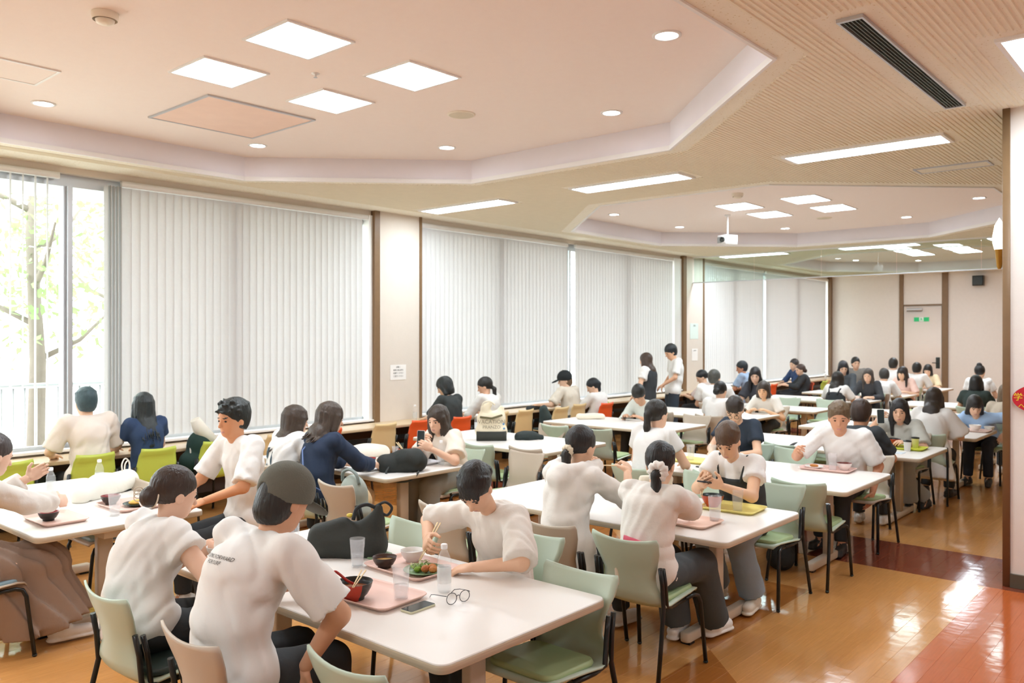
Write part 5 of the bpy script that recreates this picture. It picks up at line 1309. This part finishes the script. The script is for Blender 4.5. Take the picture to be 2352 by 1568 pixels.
M_cup = frosty('clear_plastic', '#F4F3F5', .86); M_water = frosty('water', '#F4F6F8', .82); M_pet = frosty('pet_plastic', '#F4F5F6', .86)
M_cap = mat('bottle_cap', '#F7F7F5', .35); M_wood = mat('chopstick_wood', '#EBCFA0', .5, var=.1, vscale=20)
def cup(x, y, label, z=TZ, water=.55, h=.145, r=.040, group='clear tumblers'):
    o = empty('tumbler', (x, y, z), 0, label, 'cup', group); rb = r*.74
    b = MB(); b.lathe([(0, .004), (rb-.003, .004), (rb, 0), (rb+.001, .003), (r*.9, h*.66), (r*.93, h*.68), (r, h*.99), (r, h), (r-.003, h), (r*.93-.003, h*.69), (rb-.002, .008), (0, .008)], 24)
    b.build('glass', M_cup, o)
    if water: q = rb+(r*.9-rb)*water; b = MB(); b.lathe([(0, .009), (rb-.004, .009), (q-.004, .01+h*.66*water), (0, .01+h*.66*water)], 24); b.build('water', M_water, o)
    return o
def bottle(x, y, label, z=TZ, fill_=.62):
    o = empty('plastic_bottle', (x, y, z), 0, label, 'bottle', 'clear drink bottles'); r = .032
    b = MB(); b.lathe([(0, .004), (.024, .0), (.030, .006), (r, .02), (r, .06), (r-.003, .063), (r, .066), (r, .14), (.030, .155), (.022, .178), (.0135, .195), (.0135, .207)], 24); b.build('bottle', M_pet, o)
    MB().lathe([(.0155, .200), (.0155, .219), (.013, .222), (0, .222)], 18).build('cap', M_cap, o)
    MB().lathe([(.0325, .045), (.0328, .05), (.0328, .115), (.0325, .12)], 24).build('label', mat('label_film', '#F2F4F2', .4, alpha=.55), o)
    b = MB(); b.lathe([(0, .006), (.026, .006), (r-.003, .02), (r-.003, .18*fill_), (0, .18*fill_)], 24); b.build('water', M_water, o)
def bowl(x, y, label, r=.065, h=.06, out='#2B2624', inn='#7A2A20', soup=None, z=TZ, half=None, group='bowls on the tables', extra=None):
    o = empty('bowl', (x, y, z), 0, label, 'bowl', group)
    prof = [(0, .003), (r*.5, .003), (r*.5, 0), (r*.54, 0), (r*.55, .010), (r*.72, h*.30), (r*.92, h*.68), (r, h)]; inp = [(r, h), (r-.003, h), (r*.9, h*.68), (r*.68, h*.33), (r*.4, .016), (0, .014)]
    b = MB(); b.lathe(prof, 28)
    if half:
        nf = 28
        for k in range(len(b.f)):
            if (k % nf) in range(20, 28): b.m[k] = 1
    b.build('outside', [mat('bowl_'+out[1:], out, .3), mat('bowl_'+(half or out)[1:], half or out, .3)], o); MB().lathe(inp, 28).build('inside', mat('bowl_'+inn[1:], inn, .35), o)
    if soup: b = MB(); b.lathe([(r*.86, h*.62), (0, h*.62)], 28); b.build('contents', mat('food_'+soup[1:], soup, .35, var=.25, vscale=40, bump=.4, bscale=80), o)
    return o
def tray(x, y, w, d, rot, label, color='#F3CDBF', z=TZ):
    o = empty('tray', (x, y, z), math.radians(rot), label, 'tray', 'food trays'); b = MB(); sg = 5
    def ring(hx, hy, r, zz): return [(cx*(hx-r)+r*math.cos(math.radians(a0+90*k/sg)), cy*(hy-r)+r*math.sin(math.radians(a0+90*k/sg)), zz) for cx, cy, a0 in ((1, 1, 0), (-1, 1, 90), (-1, -1, 180), (1, -1, 270)) for k in range(sg+1)]
    a, c = w/2, d/2
    R = [ring(a-.022, c-.022, .03, 0), ring(a-.008, c-.008, .04, .014), ring(a, c, .045, .020), ring(a-.002, c-.002, .044, .023), ring(a-.010, c-.010, .04, .019), ring(a-.024, c-.024, .03, .0045)]
    n = len(R[0]); b.add(sum(R, []), [(i*n+k, i*n+(k+1) % n, (i+1)*n+(k+1) % n, (i+1)*n+k) for i in range(len(R)-1) for k in range(n)], 0, True)
    b.f += [tuple(range(n-1, -1, -1)), tuple((len(R)-1)*n+k for k in range(n))]; b.m += [0, 0]; b.sm += [False]*2
    b.build('tray_body', mat('tray_'+color[1:], color, .42, var=.03), o)
    return o
def chopsticks(p, q, label, gap=.012, name='chopsticks'):
    p = Vector(p); q = Vector(q); o = empty(name, tuple(p), 0, label, 'chopsticks', 'wooden chopsticks')
    s = (q-p).cross(Vector((0, 0, 1)))
    s = s.normalized()*gap if s.length > 1e-4 else Vector((gap, 0, 0))
    for k in (-.5, .5): MB().tube([tuple(s*k*.5), tuple((q-p)+s*k*1.6)], [.0022, .0042], 6).build('stick', M_wood, o)
def phone(x, y, z, rot, label, case='#D9D6B4', tilt=None, screen='#2E3638'):
    o = empty('smartphone', (x, y, z), math.radians(rot), label, 'phone', 'smartphones')
    if tilt: o.rotation_euler = tilt
    MB().rbox(-.0365, .0365, -.075, .075, 0, .0095, .010, 5, er=.0015).build('case', mat('case_'+case[1:], case, .35), o)
    MB().rbox(-.034, .034, -.0725, .0725, .0092, .0102, .008, 5).build('screen', mat('screen_'+screen[1:], screen, .08), o)
    c = MB()
    for cx, cy in ((-.022, .058), (-.022, .038), (-.006, .048)): c.lathe([(.007, -.0015), (.007, 0), (0, -.0016)], 12, (cx, cy, 0))
    c.build('camera_lens', M_dark, o)
def plate(x, y, r, label, color='#7E9C72', z=TZ):
    o = empty('plate', (x, y, z), 0, label, 'plate', 'plates of food')
    MB().lathe([(0, 0), (r*.55, 0), (r*.6, .004), (r, .017), (r-.001, .020), (r*.62, .009), (0, .007)], 30).build('dish', mat('plate_'+color[1:], color, .3), o)
    return o
def grip(ctx, sd, a=.085, n=.012):      # the middle of a closed hand
    s_, e_, w_, x_ = ctx['arms'][sd]; return w_+x_*a-V(0, 0, n)
# ---- first table
tray(2.40, 2.92, .30, .42, 4, 'pink tray with the red ramen bowl in front of the cap man'); tray(2.82, 3.13, .32, .44, -2, 'pink tray with the salad plate before the eating woman')
rb_ = bowl(2.315, 2.955, 'red and black ramen bowl with spoon in front of the cap man', .083, .078, '#B8402E', '#232826', '#9A5A30', TZ+.006, '#2E312F')
sp_ = MB().tube(smooth([(.02, .01, .055), (-.01, .035, .075), (-.035, .06, .105), (-.05, .072, .118), (-.062, .075, .112)]), .006, 8)
o = sp_.build('soup_spoon', mat('red_lacquer', '#B5302A', .15)); o.location = (2.315, 2.955, TZ+.006); tag(o, 'red lacquer spoon standing in the ramen bowl', 'spoon')
chopsticks((2.25, 2.88, TZ+.086), (2.42, 3.02, TZ+.098), 'chopsticks laid across the ramen bowl')
cup(2.455, 2.80, 'tumbler of water on the cap man\'s pink tray', TZ+.006); cup(2.66, 3.37, 'half full tumbler beside the black handbag', water=.6); cup(2.63, 3.90, 'tumbler half hidden behind the cap man\'s face')
bowl(2.73, 3.24, 'dark miso soup bowl on the salad tray', .062, .055, '#3A2E28', '#4A332B', '#C79A55', TZ+.006); bowl(2.90, 3.22, 'white rice bowl on the salad tray', .062, .060, '#F1EDEA', '#F3F1EC', '#F7F5F0', TZ+.006)
pt = plate(2.80, 3.02, .105, 'green plate with salad and fried chicken', z=TZ+.006)
lf = MB(); r_ = np.random.RandomState(3)
for k in range(150):
    c = np.array((.012, .035, .022))+r_.normal(size=3)*(.022, .024, .010); q = r_.normal(size=(2, 3)); q /= np.linalg.norm(q, axis=1)[:, None]; s_ = .012
    lf.add([c-q[0]*s_, c+q[1]*s_*.5, c+q[0]*s_, c-q[1]*s_*.5], [(0, 1, 2, 3)], r_.choice(2))
lf.build('salad_leaves', [mat('lettuce', '#8DB04A', .5, var=.3, vscale=60), mat('cabbage', '#E4E6C4', .5)], pt)['kind'] = 'stuff'
for k, (x, y, c) in enumerate(((.02, -.035, '#C2783A'), (-.02, -.03, '#B96C34'), (.0, -.065, '#C98346'))):
    MB().ball((x, y, .028), (.024, .021, .018), 12, 8).build('fried_chicken', mat('fried_'+c[1:], c, .6, var=.3, vscale=60, bump=.8, bscale=90), pt)
MB().ball((-.035, .01, .022), (.020, .018, .014), 12, 8).build('broccoli', mat('broccoli', '#7FA235', .7, var=.3, vscale=90, bump=1, bscale=120), pt)
_g = grip(WT, -1); _t = V(2.82, 3.08, TZ+.045); chopsticks(tuple(_t), tuple(_t+nrm(_g-_t)*.235), 'chopsticks in the hand of the woman eating salad', .012)
bottle(2.66, 2.735, 'clear plastic bottle beside the spectacles')
phone(2.425, 2.655, TZ, 92, 'dark phone in a pale clear case before the spectacles', '#DCD8B8')
g = empty('spectacles', (2.585, 2.57, TZ), math.radians(-12), 'black framed spectacles lying on the first table', 'spectacles', None)
M_frame = mat('spectacle_frame', '#26282A', .3); M_lens = glass_mat('spectacle_lens', '#FAFAFA', .04)
for sd in (1, -1):
    pts = [(sd*.034+.026*math.cos(a)*(1.0), -.0, .028+.025*math.sin(a)) for a in np.linspace(0, 2*math.pi, 25)[:-1]]
    MB().tube(pts, .0016, 6, closed=True).build('rim', M_frame, g)
    n_ = 24; l_ = MB(); l_.add([(p[0], p[1], p[2]) for p in pts], [tuple(range(n_))]); l_.build('lens', M_lens, g)
    MB().tube([(sd*.060, 0, .042), (sd*.066, .012, .042), (sd*.068, .09, .03), (sd*.062, .125, .02), (sd*.058, .145, .002)], .0016, 6).build('temple', M_frame, g)
MB().tube([(-.009, 0, .034), (0, -.002, .039), (.009, 0, .034)], .0016, 6).build('bridge', M_frame, g)
_g = (grip(BUN, 1)+grip(BUN, -1))/2; bowl(_g[0], _g[1], 'white rice bowl held by the ribboned bun woman', .060, .06, '#F3EFEA', '#F5F2EE', '#F7F5F0', max(_g[2]-.03, TZ))
# bags are soft lumps with straps
def bag(label, loc, ops, color, h=.012, straps=(), scolor=None, extra=None, rot=0, rough=.75, fold=.005, group=None, cat='bag', name='bag'):
    o = empty(name, loc, math.radians(rot), label, cat, group); F = Field()
    for op in ops:
        if op[0] == 'c': F.cone(V(*op[1]), V(*op[2]), op[3], op[4], op[5] if len(op) > 5 else .03, flat=op[6] if len(op) > 6 else None)
        elif op[0] == 'e': F.ell(V(*op[1]), op[2], np.eye(3), .04)
        elif op[0] == 's': F.ell(V(*op[1]), op[2], np.eye(3), .03, 's')
        else: F.cut(V(*op[1]), V(*op[2]))
    v, q = mesh_field(F, h, folds(sum(map(ord, label)) % 1000, fold, 30))
    v[:, 2] = np.maximum(v[:, 2], 0)
    me = np_mesh('bag_body', [(v, q)], V(0, 0, 0), [mat('bag_'+color[1:], color, rough, var=.06, bump=.25, bscale=30)]); link('bag_body', me, o)
    for pts, r in straps: MB().tube(smooth(pts), r*.75, 8).build('strap', mat('strap_'+(scolor or color)[1:], scolor or color, .6), o)
    if extra: extra(o)
    return o
YF = (V(0, 1, 0), .55)
def yb(o): MB().ball((.01, -.0, .21), (.02, .012, .012), 10, 6).build('charm', mat('charm_yellow', '#E6CF55', .5), o)
bag('black slouchy handbag on the first table', (2.78, 3.60, TZ), [('c', (-.12, -.02, .05), (.12, -.02, .05), .085, .085, .05), ('c', (-.12, .03, .06), (.12, .03, .06), .085, .085, .05), ('c', (-.15, 0, .10), (-.03, .0, .15), .065, .05, .03), ('c', (.02, 0, .09), (.14, 0, .17), .07, .05, .03), ('c', (.15, 0, .12), (.165, 0, .25), .05, .022, .03), ('p', (0, 0, .0), (0, 0, -1))], '#30332F',
    .010, [([(.15, 0, .25), (.10, -.01, .27), (.05, -.02, .25), (.03, -.02, .19)], .014), ([(.15, 0, .26), (.20, 0, .28), (.235, 0, .25), (.21, 0, .21), (.17, 0, .23)], .010)], '#26292A', yb, -48)
o = MB().rbox(-.07, .07, -.05, .05, 0, .01, .006).build('notebook', mat('green_cover', '#8DAA86', .5)); o.location = (2.86, 3.46, TZ); tag(o, 'thin green notebook lying under the black handbag', 'notebook')
# ---- left table of the window row
tray(2.06, 5.68, .28, .42, 0, 'pink tray with lone soup bowl at the left border table'); bowl(2.02, 5.68, 'black soup bowl with red inside at the left border', .062, .055, '#2F3433', '#9C2F33', '#A8433A', TZ+.006)
bottle(2.32, 6.48, 'clear bottle left of the white cloth tote'); bottle(2.72, 6.62, 'clear bottle behind the white cloth tote'); cup(2.21, 5.93, 'tumbler near the raised hand at the left border', h=.15)
cup(2.365, 5.52, 'tumbler in front of the tray with black bowl'); tray(2.56, 5.75, .30, .42, 0, 'pink tray with black bowl right on the left border table'); bowl(2.50, 5.90, 'black bowl on the right tray of the left border table', .065, .06, '#3A302C', '#8A2E2C', '#5A3A2C', TZ+.006)
pt = plate(2.60, 5.72, .09, 'dark plate with yellow fried food on left border table', '#3A4A42', TZ+.006); MB().ball((0, 0, .022), (.055, .045, .018), 14, 8).build('fried_food', mat('fried_yellow', '#E8B357', .6, var=.3, vscale=50, bump=.6), pt)
bowl(2.60, 5.56, 'small white dish on a dark base behind the hair bun', .055, .05, '#F1ECE6', '#F5F2EE', '#F3EEE2', TZ+.006)
bag('long white cloth tote with rope handles on left border table', (2.62, 6.28, TZ), [('c', (-.25, 0, .05), (.25, 0, .07), .07, .085, .04), ('e', (-.05, 0, .08), (.16, .08, .09)), ('p', (0, 0, 0), (0, 0, -1))], '#F3F1E6', .012,
    [([(.20, 0, .13), (.19, 0, .20), (.23, 0, .24), (.28, 0, .20), (.27, 0, .13)], .007), ([(.26, .03, .13), (.27, .03, .19), (.31, .03, .21), (.33, .03, .14)], .007)], '#EDE6DA', lambda o: MB().rbox(.16, .30, -.06, .06, .0, .05, .02).build('dark_base', M_dark, o), 30)
# ---- second window-row table
tray(4.66, 5.82, .28, .40, 0, 'white tray in front of the navy sweater woman', '#EFEDEE'); bowl(4.74, 5.86, 'black bowl with red inside before the navy sweater woman', .078, .075, '#2B2C2C', '#A5352E', '#8A4A30', TZ+.006)
tray(5.20, 5.70, .28, .40, 0, 'white tray in front of the woman taking a photo', '#E9EAF0'); bowl(5.22, 5.86, 'red and black bowl before the woman taking a photo', .078, .08, '#B5403A', '#2A2B2B', '#7A4A30', TZ+.006, '#2A2B2B')
chopsticks((5.20, 5.87, TZ+.08), (5.23, 6.02, TZ+.16), 'chopsticks standing in the red and black bowl'); bottle(5.27, 5.46, 'clear bottle at the corner beside the photo phone'); cup(4.58, 5.99, 'small yellow lidded cup beside the black bowl', h=.07, r=.03, water=0)
bag('white canvas tote lying across the second window-row table', (5.13, 6.42, TZ), [('c', (-.2, 0, .03), (.2, 0, .04), .06, .07, .04, YF), ('e', (.05, 0, .05), (.16, .10, .07)), ('p', (0, 0, 0), (0, 0, -1))], '#F1E9DA', .014, rot=-45)
bag('black nylon backpack at the table corner beside the navy sweater', (4.78, 5.45, TZ), [('c', (-.12, 0, .07), (.12, 0, .08), .085, .10, .04), ('e', (.05, 0, .10), (.14, .11, .10)), ('p', (0, 0, 0), (0, 0, -1))], '#2C2F2C', .012,
    [([(-.10, -.08, .05), (-.12, -.12, .0), (-.05, -.16, -.06), (.10, -.15, -.05), (.16, -.12, .02)], .012), ], '#3A3E3C', None, -45, fold=.014)
cup(5.38, 6.22, 'white paper pot behind the canvas tote', h=.09, r=.035, water=0)
_g = grip(PHB, -1); phone(_g[0]-.03, _g[1], _g[2], 0, 'pale phone held up by the woman taking a photo', '#EDEAE2', (math.radians(82), 0, math.radians(-62)))
# ---- third window-row table
def tote_print(o):
    t = MB()
    for L, z, s in (('VACATION', .215, .060), ('PRANZO', .155, .050)):
        b = text_mb(L, s); b.xf(Matrix.Translation((0, -.108, z)) @ Matrix.Rotation(math.pi/2, 4, 'X')); t.add(b.v, b.f)
    t.build('print', mat('print_brown', '#8B7A5C', .8), o)
    MB().rbox(-.17, .17, -.104, .09, 0, .105, .03, 4).build('dark_base', mat('bag_black', '#33352F', .7), o)
    MB().tube([(-.13, -.10, .27), (0, -.115, .255), (.12, -.10, .29)], .012, 8).build('rope_trim', mat('rope_olive', '#6E6648', .8), o)
    for dx, dz in ((.135, .19), (.14, .14)): MB().ball((dx, -.105, dz), (.013, .005, .012), 8, 6).build('blue_flower', mat('flower_blue', '#5E8FC0', .7), o)
bag('cream tote bag printed with brown lettering', (6.90, 6.33, TZ), [('c', (-.09, 0, .10), (.09, 0, .10), .095, .095, .05), ('c', (-.08, 0, .24), (.08, 0, .24), .085, .085, .05), ('c', (-.07, 0, .36), (-.02, 0, .40), .05, .03, .05), ('c', (.1, .02, .3), (.12, .02, .36), .05, .03, .04), ('p', (0, -.1, 0), (0, -1, 0)), ('p', (0, 0, 0), (0, 0, -1))], '#EFE3C8', .013, [([(-.1, 0, .36), (-.09, -.03, .42), (-.02, -.04, .44), (.04, -.02, .40)], .014)], '#F0E6D0', tote_print, -46, fold=.003)
bag('folded black cloth on the third window-row table', (7.22, 6.02, TZ), [('c', (-.12, 0, .03), (.12, 0, .02), .06, .035, .03), ('e', (-.03, 0, .04), (.12, .08, .06)), ('p', (0, 0, 0), (0, 0, -1))], '#27302F', .012, rot=-40, cat='cloth', name='folded_cloth')
bottle(7.35, 6.98, 'bottle with printed label in front of the orange chair')
# ---- fourth window-row table
phone(9.72, 6.36, TZ+.03, 60, 'dark phone in the hands of the grey sweatshirt man', '#3A3C3C'); bag('cream cloth bag left of the grey sweatshirt man', (9.55, 6.85, TZ), [('c', (-.16, 0, .03), (.16, 0, .03), .05, .05, .03), ('p', (0, 0, 0), (0, 0, -1))], '#EFE6D2', .016, rot=-45)
o = MB().box(-.105, .105, -.15, .15, 0, .003).build('paper_sheet', mat('paper_F6F3EE', '#F6F3EE', .8)); o.location = (9.7, 5.95, TZ); tag(o, 'white sheet on the fourth window-row table', 'paper')
# ---- second table
tray(5.22, 2.56, .30, .40, 3, 'yellow tray with red bowl at the aisle end of the second table', '#FAE98C'); bowl(5.20, 2.70, 'red and black bowl before the pinafore woman', .078, .078, '#BC4A2E', '#26302C', '#6A4A30', TZ+.006); chopsticks((5.08, 2.72, TZ+.085), (5.16, 2.76, TZ+.13), 'chopsticks on the rim of the pinafore woman\'s bowl')
cup(5.17, 2.50, 'tumbler of water on the yellow tray corner', TZ+.006); tray(4.66, 2.60, .30, .40, 0, 'pink tray in front of the scrunchie woman', '#F4CDB9'); cup(4.80, 2.475, 'frosty tumbler on the scrunchie woman\'s pink tray', TZ+.006, h=.155, r=.043)
bowl(4.60, 2.70, 'small dark bowl before the scrunchie woman', .055, .05, '#2E2C2B', '#5A2A26', '#B06A5A', TZ+.006); _g = (grip(PIN, 1)+grip(PIN, -1))/2; phone(_g[0]-.01, _g[1], _g[2]+.012, 20, 'black phone held by the pinafore woman', '#2B3033', (math.radians(12), 0, math.radians(95)))
_g = grip(SCR, -1); _t = V(4.68, 2.66, TZ+.05); chopsticks(tuple(_t), tuple(_t+nrm(_g-_t)*.22), 'chopsticks in the scrunchie woman\'s hand')
_h = HOOD['hp'](.15, 0, -.10); bowl(_h[0], _h[1], 'brown lacquer bowl at the hooded woman\'s mouth', .062, .058, '#8A4F38', '#6A3A2C', '#5A3A2A', _h[2]-.03); _g = grip(HOOD, -1); _t = V(_h[0], _h[1], _h[2]+.025); chopsticks(tuple(_t), tuple(_t+nrm(_g-_t)*.235), 'chopsticks in the hooded woman\'s hand')
bag('cream square tote between the hooded and the pinafore woman', (5.15, 3.12, TZ), [('c', (-.09, 0, .04), (.09, 0, .04), .04, .04, .01), ('c', (-.09, 0, .15), (.09, 0, .15), .035, .035, .02), ('c', (-.09, 0, .09), (.09, 0, .09), .04, .04, .02), ('p', (0, 0, 0), (0, 0, -1)), ('p', (0, 0, .175), (0, 0, 1))], '#E8DEC8', .013, [([(-.07, -.03, .2), (-.06, -.03, .27), (.06, -.03, .27), (.07, -.03, .2)], .008)], None, None, -45)
bag('black cloth bag before the scrunchie woman on the table', (4.72, 2.98, TZ), [('c', (-.08, 0, .06), (.1, 0, .06), .07, .08, .04), ('e', (0, 0, .12), (.1, .07, .09)), ('p', (0, 0, 0), (0, 0, -1))], '#262A28', .013, rot=30)
bag('crumpled snack packets behind the scrunchie woman\'s back', (3.845, 2.56, .47), [('c', (-.0, -.09, .20), (.0, .09, .22), .028, .028, .02), ('c', (0, 0, .04), (-.0, .0, .24), .028, .03, .02), ('p', (0, 0, 0), (0, 0, -1))], '#EFE3CF', .008, (), None, lambda o: MB().rbox(-.004, .006, -.11, .02, .20, .31, .003).xf(Matrix.Rotation(.15, 4, 'X')).build('pink_packet', mat('packet_pink', '#D8566E', .3), o))
# ---- third table
tray(7.30, 2.68, .28, .44, 2, 'pink tray in front of the raised fist man', '#F0C9BE'); bowl(7.37, 2.56, 'white bowl on the raised fist man\'s tray', .064, .06, '#F4F0EC', '#7A3A30', None, TZ+.006); cup(7.28, 2.63, 'tumbler on the raised fist man\'s tray', TZ+.006)
pt = plate(7.30, 2.80, .08, 'white plate with fried cutlet on the raised fist man\'s tray', '#F2EEE8', TZ+.006); MB().ball((0, 0, .02), (.022, .04, .014), 12, 8).build('fried_cutlet', mat('fried_C2783A2', '#C98038', .6, bump=.6, var=.3), pt)
tray(6.95, 3.78, .30, .40, 0, 'yellow tray near the ponytail girl', '#EFDF7A'); tray(7.22, 3.55, .28, .38, 0, 'pale yellow tray before the navy T-shirt woman', '#EDE08C'); cup(7.0, 3.86, 'tumbler before the ponytail girl', TZ+.006); cup(7.12, 3.70, 'tumbler before the navy T-shirt woman', TZ+.006)
phone(6.74, 3.58, TZ, 70, 'black phone lying on the third table', '#2A2D30'); bag('black backpack on the floor under the third table', (6.55, 2.78, 0), [('c', (-.12, 0, .1), (.12, 0, .1), .11, .1, .04), ('e', (0, 0, .2), (.12, .1, .14)), ('p', (0, 0, 0), (0, 0, -1))], '#26292A', .014, rot=20)
# ---- fourth and fifth table
tray(9.20, 2.58, .30, .42, 0, 'lime tray with paper cup on the fourth table', '#D7DE4A')
for x, y, lb, cc in ((9.02, 2.50, 'white paper cup with black lid at the table corner', '#F4F1EC'), (9.30, 2.50, 'cream paper cup with black lid on the lime tray', '#F2E9CF')):
    o = empty('paper_cup', (x, y, TZ+(.006 if x > 9.2 else 0)), 0, lb, 'cup', 'lidded paper cups')
    MB().lathe([(0, .002), (.028, 0), (.038, .098), (.040, .1), (.036, .1)], 20).build('cup_body', mat('cup_'+cc[1:], cc, .6), o); MB().lathe([(.041, .098), (.041, .106), (.036, .112), (.034, .106), (0, .106)], 20).build('lid', M_black, o)
bowl(9.30, 2.72, 'red and black bowl on the fourth table', .075, .08, '#A93A2C', '#2A2B2B', None, TZ+.006, '#2B2C2C'); _g = grip(PH4, -1); phone(_g[0]-.03, _g[1], _g[2], 0, 'white phone held by the long haired grey T-shirt woman', '#EFECE6', (math.radians(80), 0, math.radians(-60)))
o = MB().box(-.07, .07, -.1, .1, 0, .004).build('paper_leaflet', mat('leaflet_blue', '#D5DEE6', .7)); o.location = (8.83, 2.58, TZ); tag(o, 'pale blue leaflet on the fourth table', 'paper')
tray(11.45, 2.42, .30, .40, 0, 'pale pink tray on the fifth table', '#F0D2C6'); bowl(11.50, 2.40, 'white bowl on the fifth table tray', .07, .07, '#F3EEE8', '#F4F1EC', None, TZ+.006); bowl(11.62, 2.27, 'white bowl at the fifth table corner', .06, .055, '#E8F0EC', '#F4F1EC'); tray(11.0, 2.52, .2, .2, 0, 'small yellow tray at the fifth table edge', '#EDE070')
bag('black bag on the fourth table chair', (8.40, 3.40, .455), [('c', (-.1, 0, .1), (.1, 0, .1), .1, .1, .04), ('e', (0, 0, .2), (.13, .1, .12)), ('p', (0, 0, 0), (0, 0, -1))], '#282A2A', .016)
# ---- far tables and chairs
o = MB().box(-.15, .15, -.2, .2, 0, .004).build('paper_sheet', MATS['paper_F6F3EE']); o.location = (11.4, 5.3, TZ); tag(o, 'white papers before the cream T-shirt woman', 'paper')
for x, y, lb in ((15.2, 5.05, 'white paper cup before the wavy haired woman'), (17.5, 5.05, 'cup before the pink top woman')): cup(x, y, lb, h=.11, water=0)
tray(17.5, 5.3, .3, .4, 0, 'yellow tray before the pink top woman', '#EDE070'); tray(15.4, 5.2, .3, .4, 0, 'pale tray before the dark cardigan woman', '#F0DDD0')
bag('grey tote hung on the tan chair behind the grey cap', (3.93, 5.02, .47), [('c', (0, -.08, .08), (0, .08, .08), .08, .08, .04), ('e', (-.0, 0, .2), (.09, .13, .16)), ('p', (0, 0, 0), (0, 0, -1))], '#9FA69C', .013, [([(-.03, -.10, .30), (-.04, -.08, .37), (-.04, 0, .40), (-.04, .08, .37), (-.03, .10, .30)], .016)], '#7F8A86')
bag('beige handbag beside the navy sweater woman', (4.28, 5.38, .47), [('c', (-.05, -.1, .07), (-.05, .1, .07), .07, .07, .04), ('e', (-.05, 0, .12), (.08, .14, .10)), ('p', (0, 0, 0), (0, 0, -1))], '#D2B48A', .014)
bag('black shoulder bag with cream roll on the lime chair', (4.38, 8.15, .45), [('c', (-.12, 0, .12), (.12, 0, .12), .11, .1, .04), ('e', (0, 0, .28), (.15, .1, .16)), ('p', (0, 0, 0), (0, 0, -1))], '#1F3A34', .016, [([(-.12, 0, .35), (-.14, -.05, .2), (-.13, -.08, .05)], .012)], '#DAD6CC', lambda o: MB().tube([(.16, -.02, .26), (-.02, -.02, .45), (-.08, -.02, .56)], [.07, .075, .05], 12).build('cream_roll', mat('bag_F1EBDD', '#F1EBDD', .8), o))
bag('dark jacket on the cream chair left of the black cap', (9.80, 7.85, .455), [('c', (0, 0, .1), (-.1, -.02, .32), .12, .06, .04), ('p', (0, 0, 0), (0, 0, -1))], '#3E4C4C', .018, cat='jacket', name='jacket')
bag('black tote on the counter before the black cap person', (10.2, 8.42, TZ), [('c', (-.16, 0, .02), (.16, 0, .03), .04, .06, .03), ('p', (0, 0, 0), (0, 0, -1))], '#33383A', .018)
bag('lime and white gift bag right of the white shirt ponytail woman', (11.35, 7.85, .455), [('c', (-.08, 0, .08), (.08, 0, .08), .08, .08, .03), ('e', (0, 0, .2), (.12, .08, .16)), ('p', (0, 0, 0), (0, 0, -1))], '#B9C95A', .02)
cup(7.95, 8.5, 'tumbler on the counter below the near pillar', h=.1, water=0); bottle(7.75, 8.55, 'bottle on the counter below the near pillar')
bag('cream bag on the counter right of the standing pair', (13.6, 8.5, .7), [('c', (-.1, 0, .08), (.1, 0, .08), .08, .08, .03), ('p', (0, 0, 0), (0, 0, -1))], '#E9DDC0', .02)
bottle(23.0, 8.5, 'bottle at the far end of the counter')
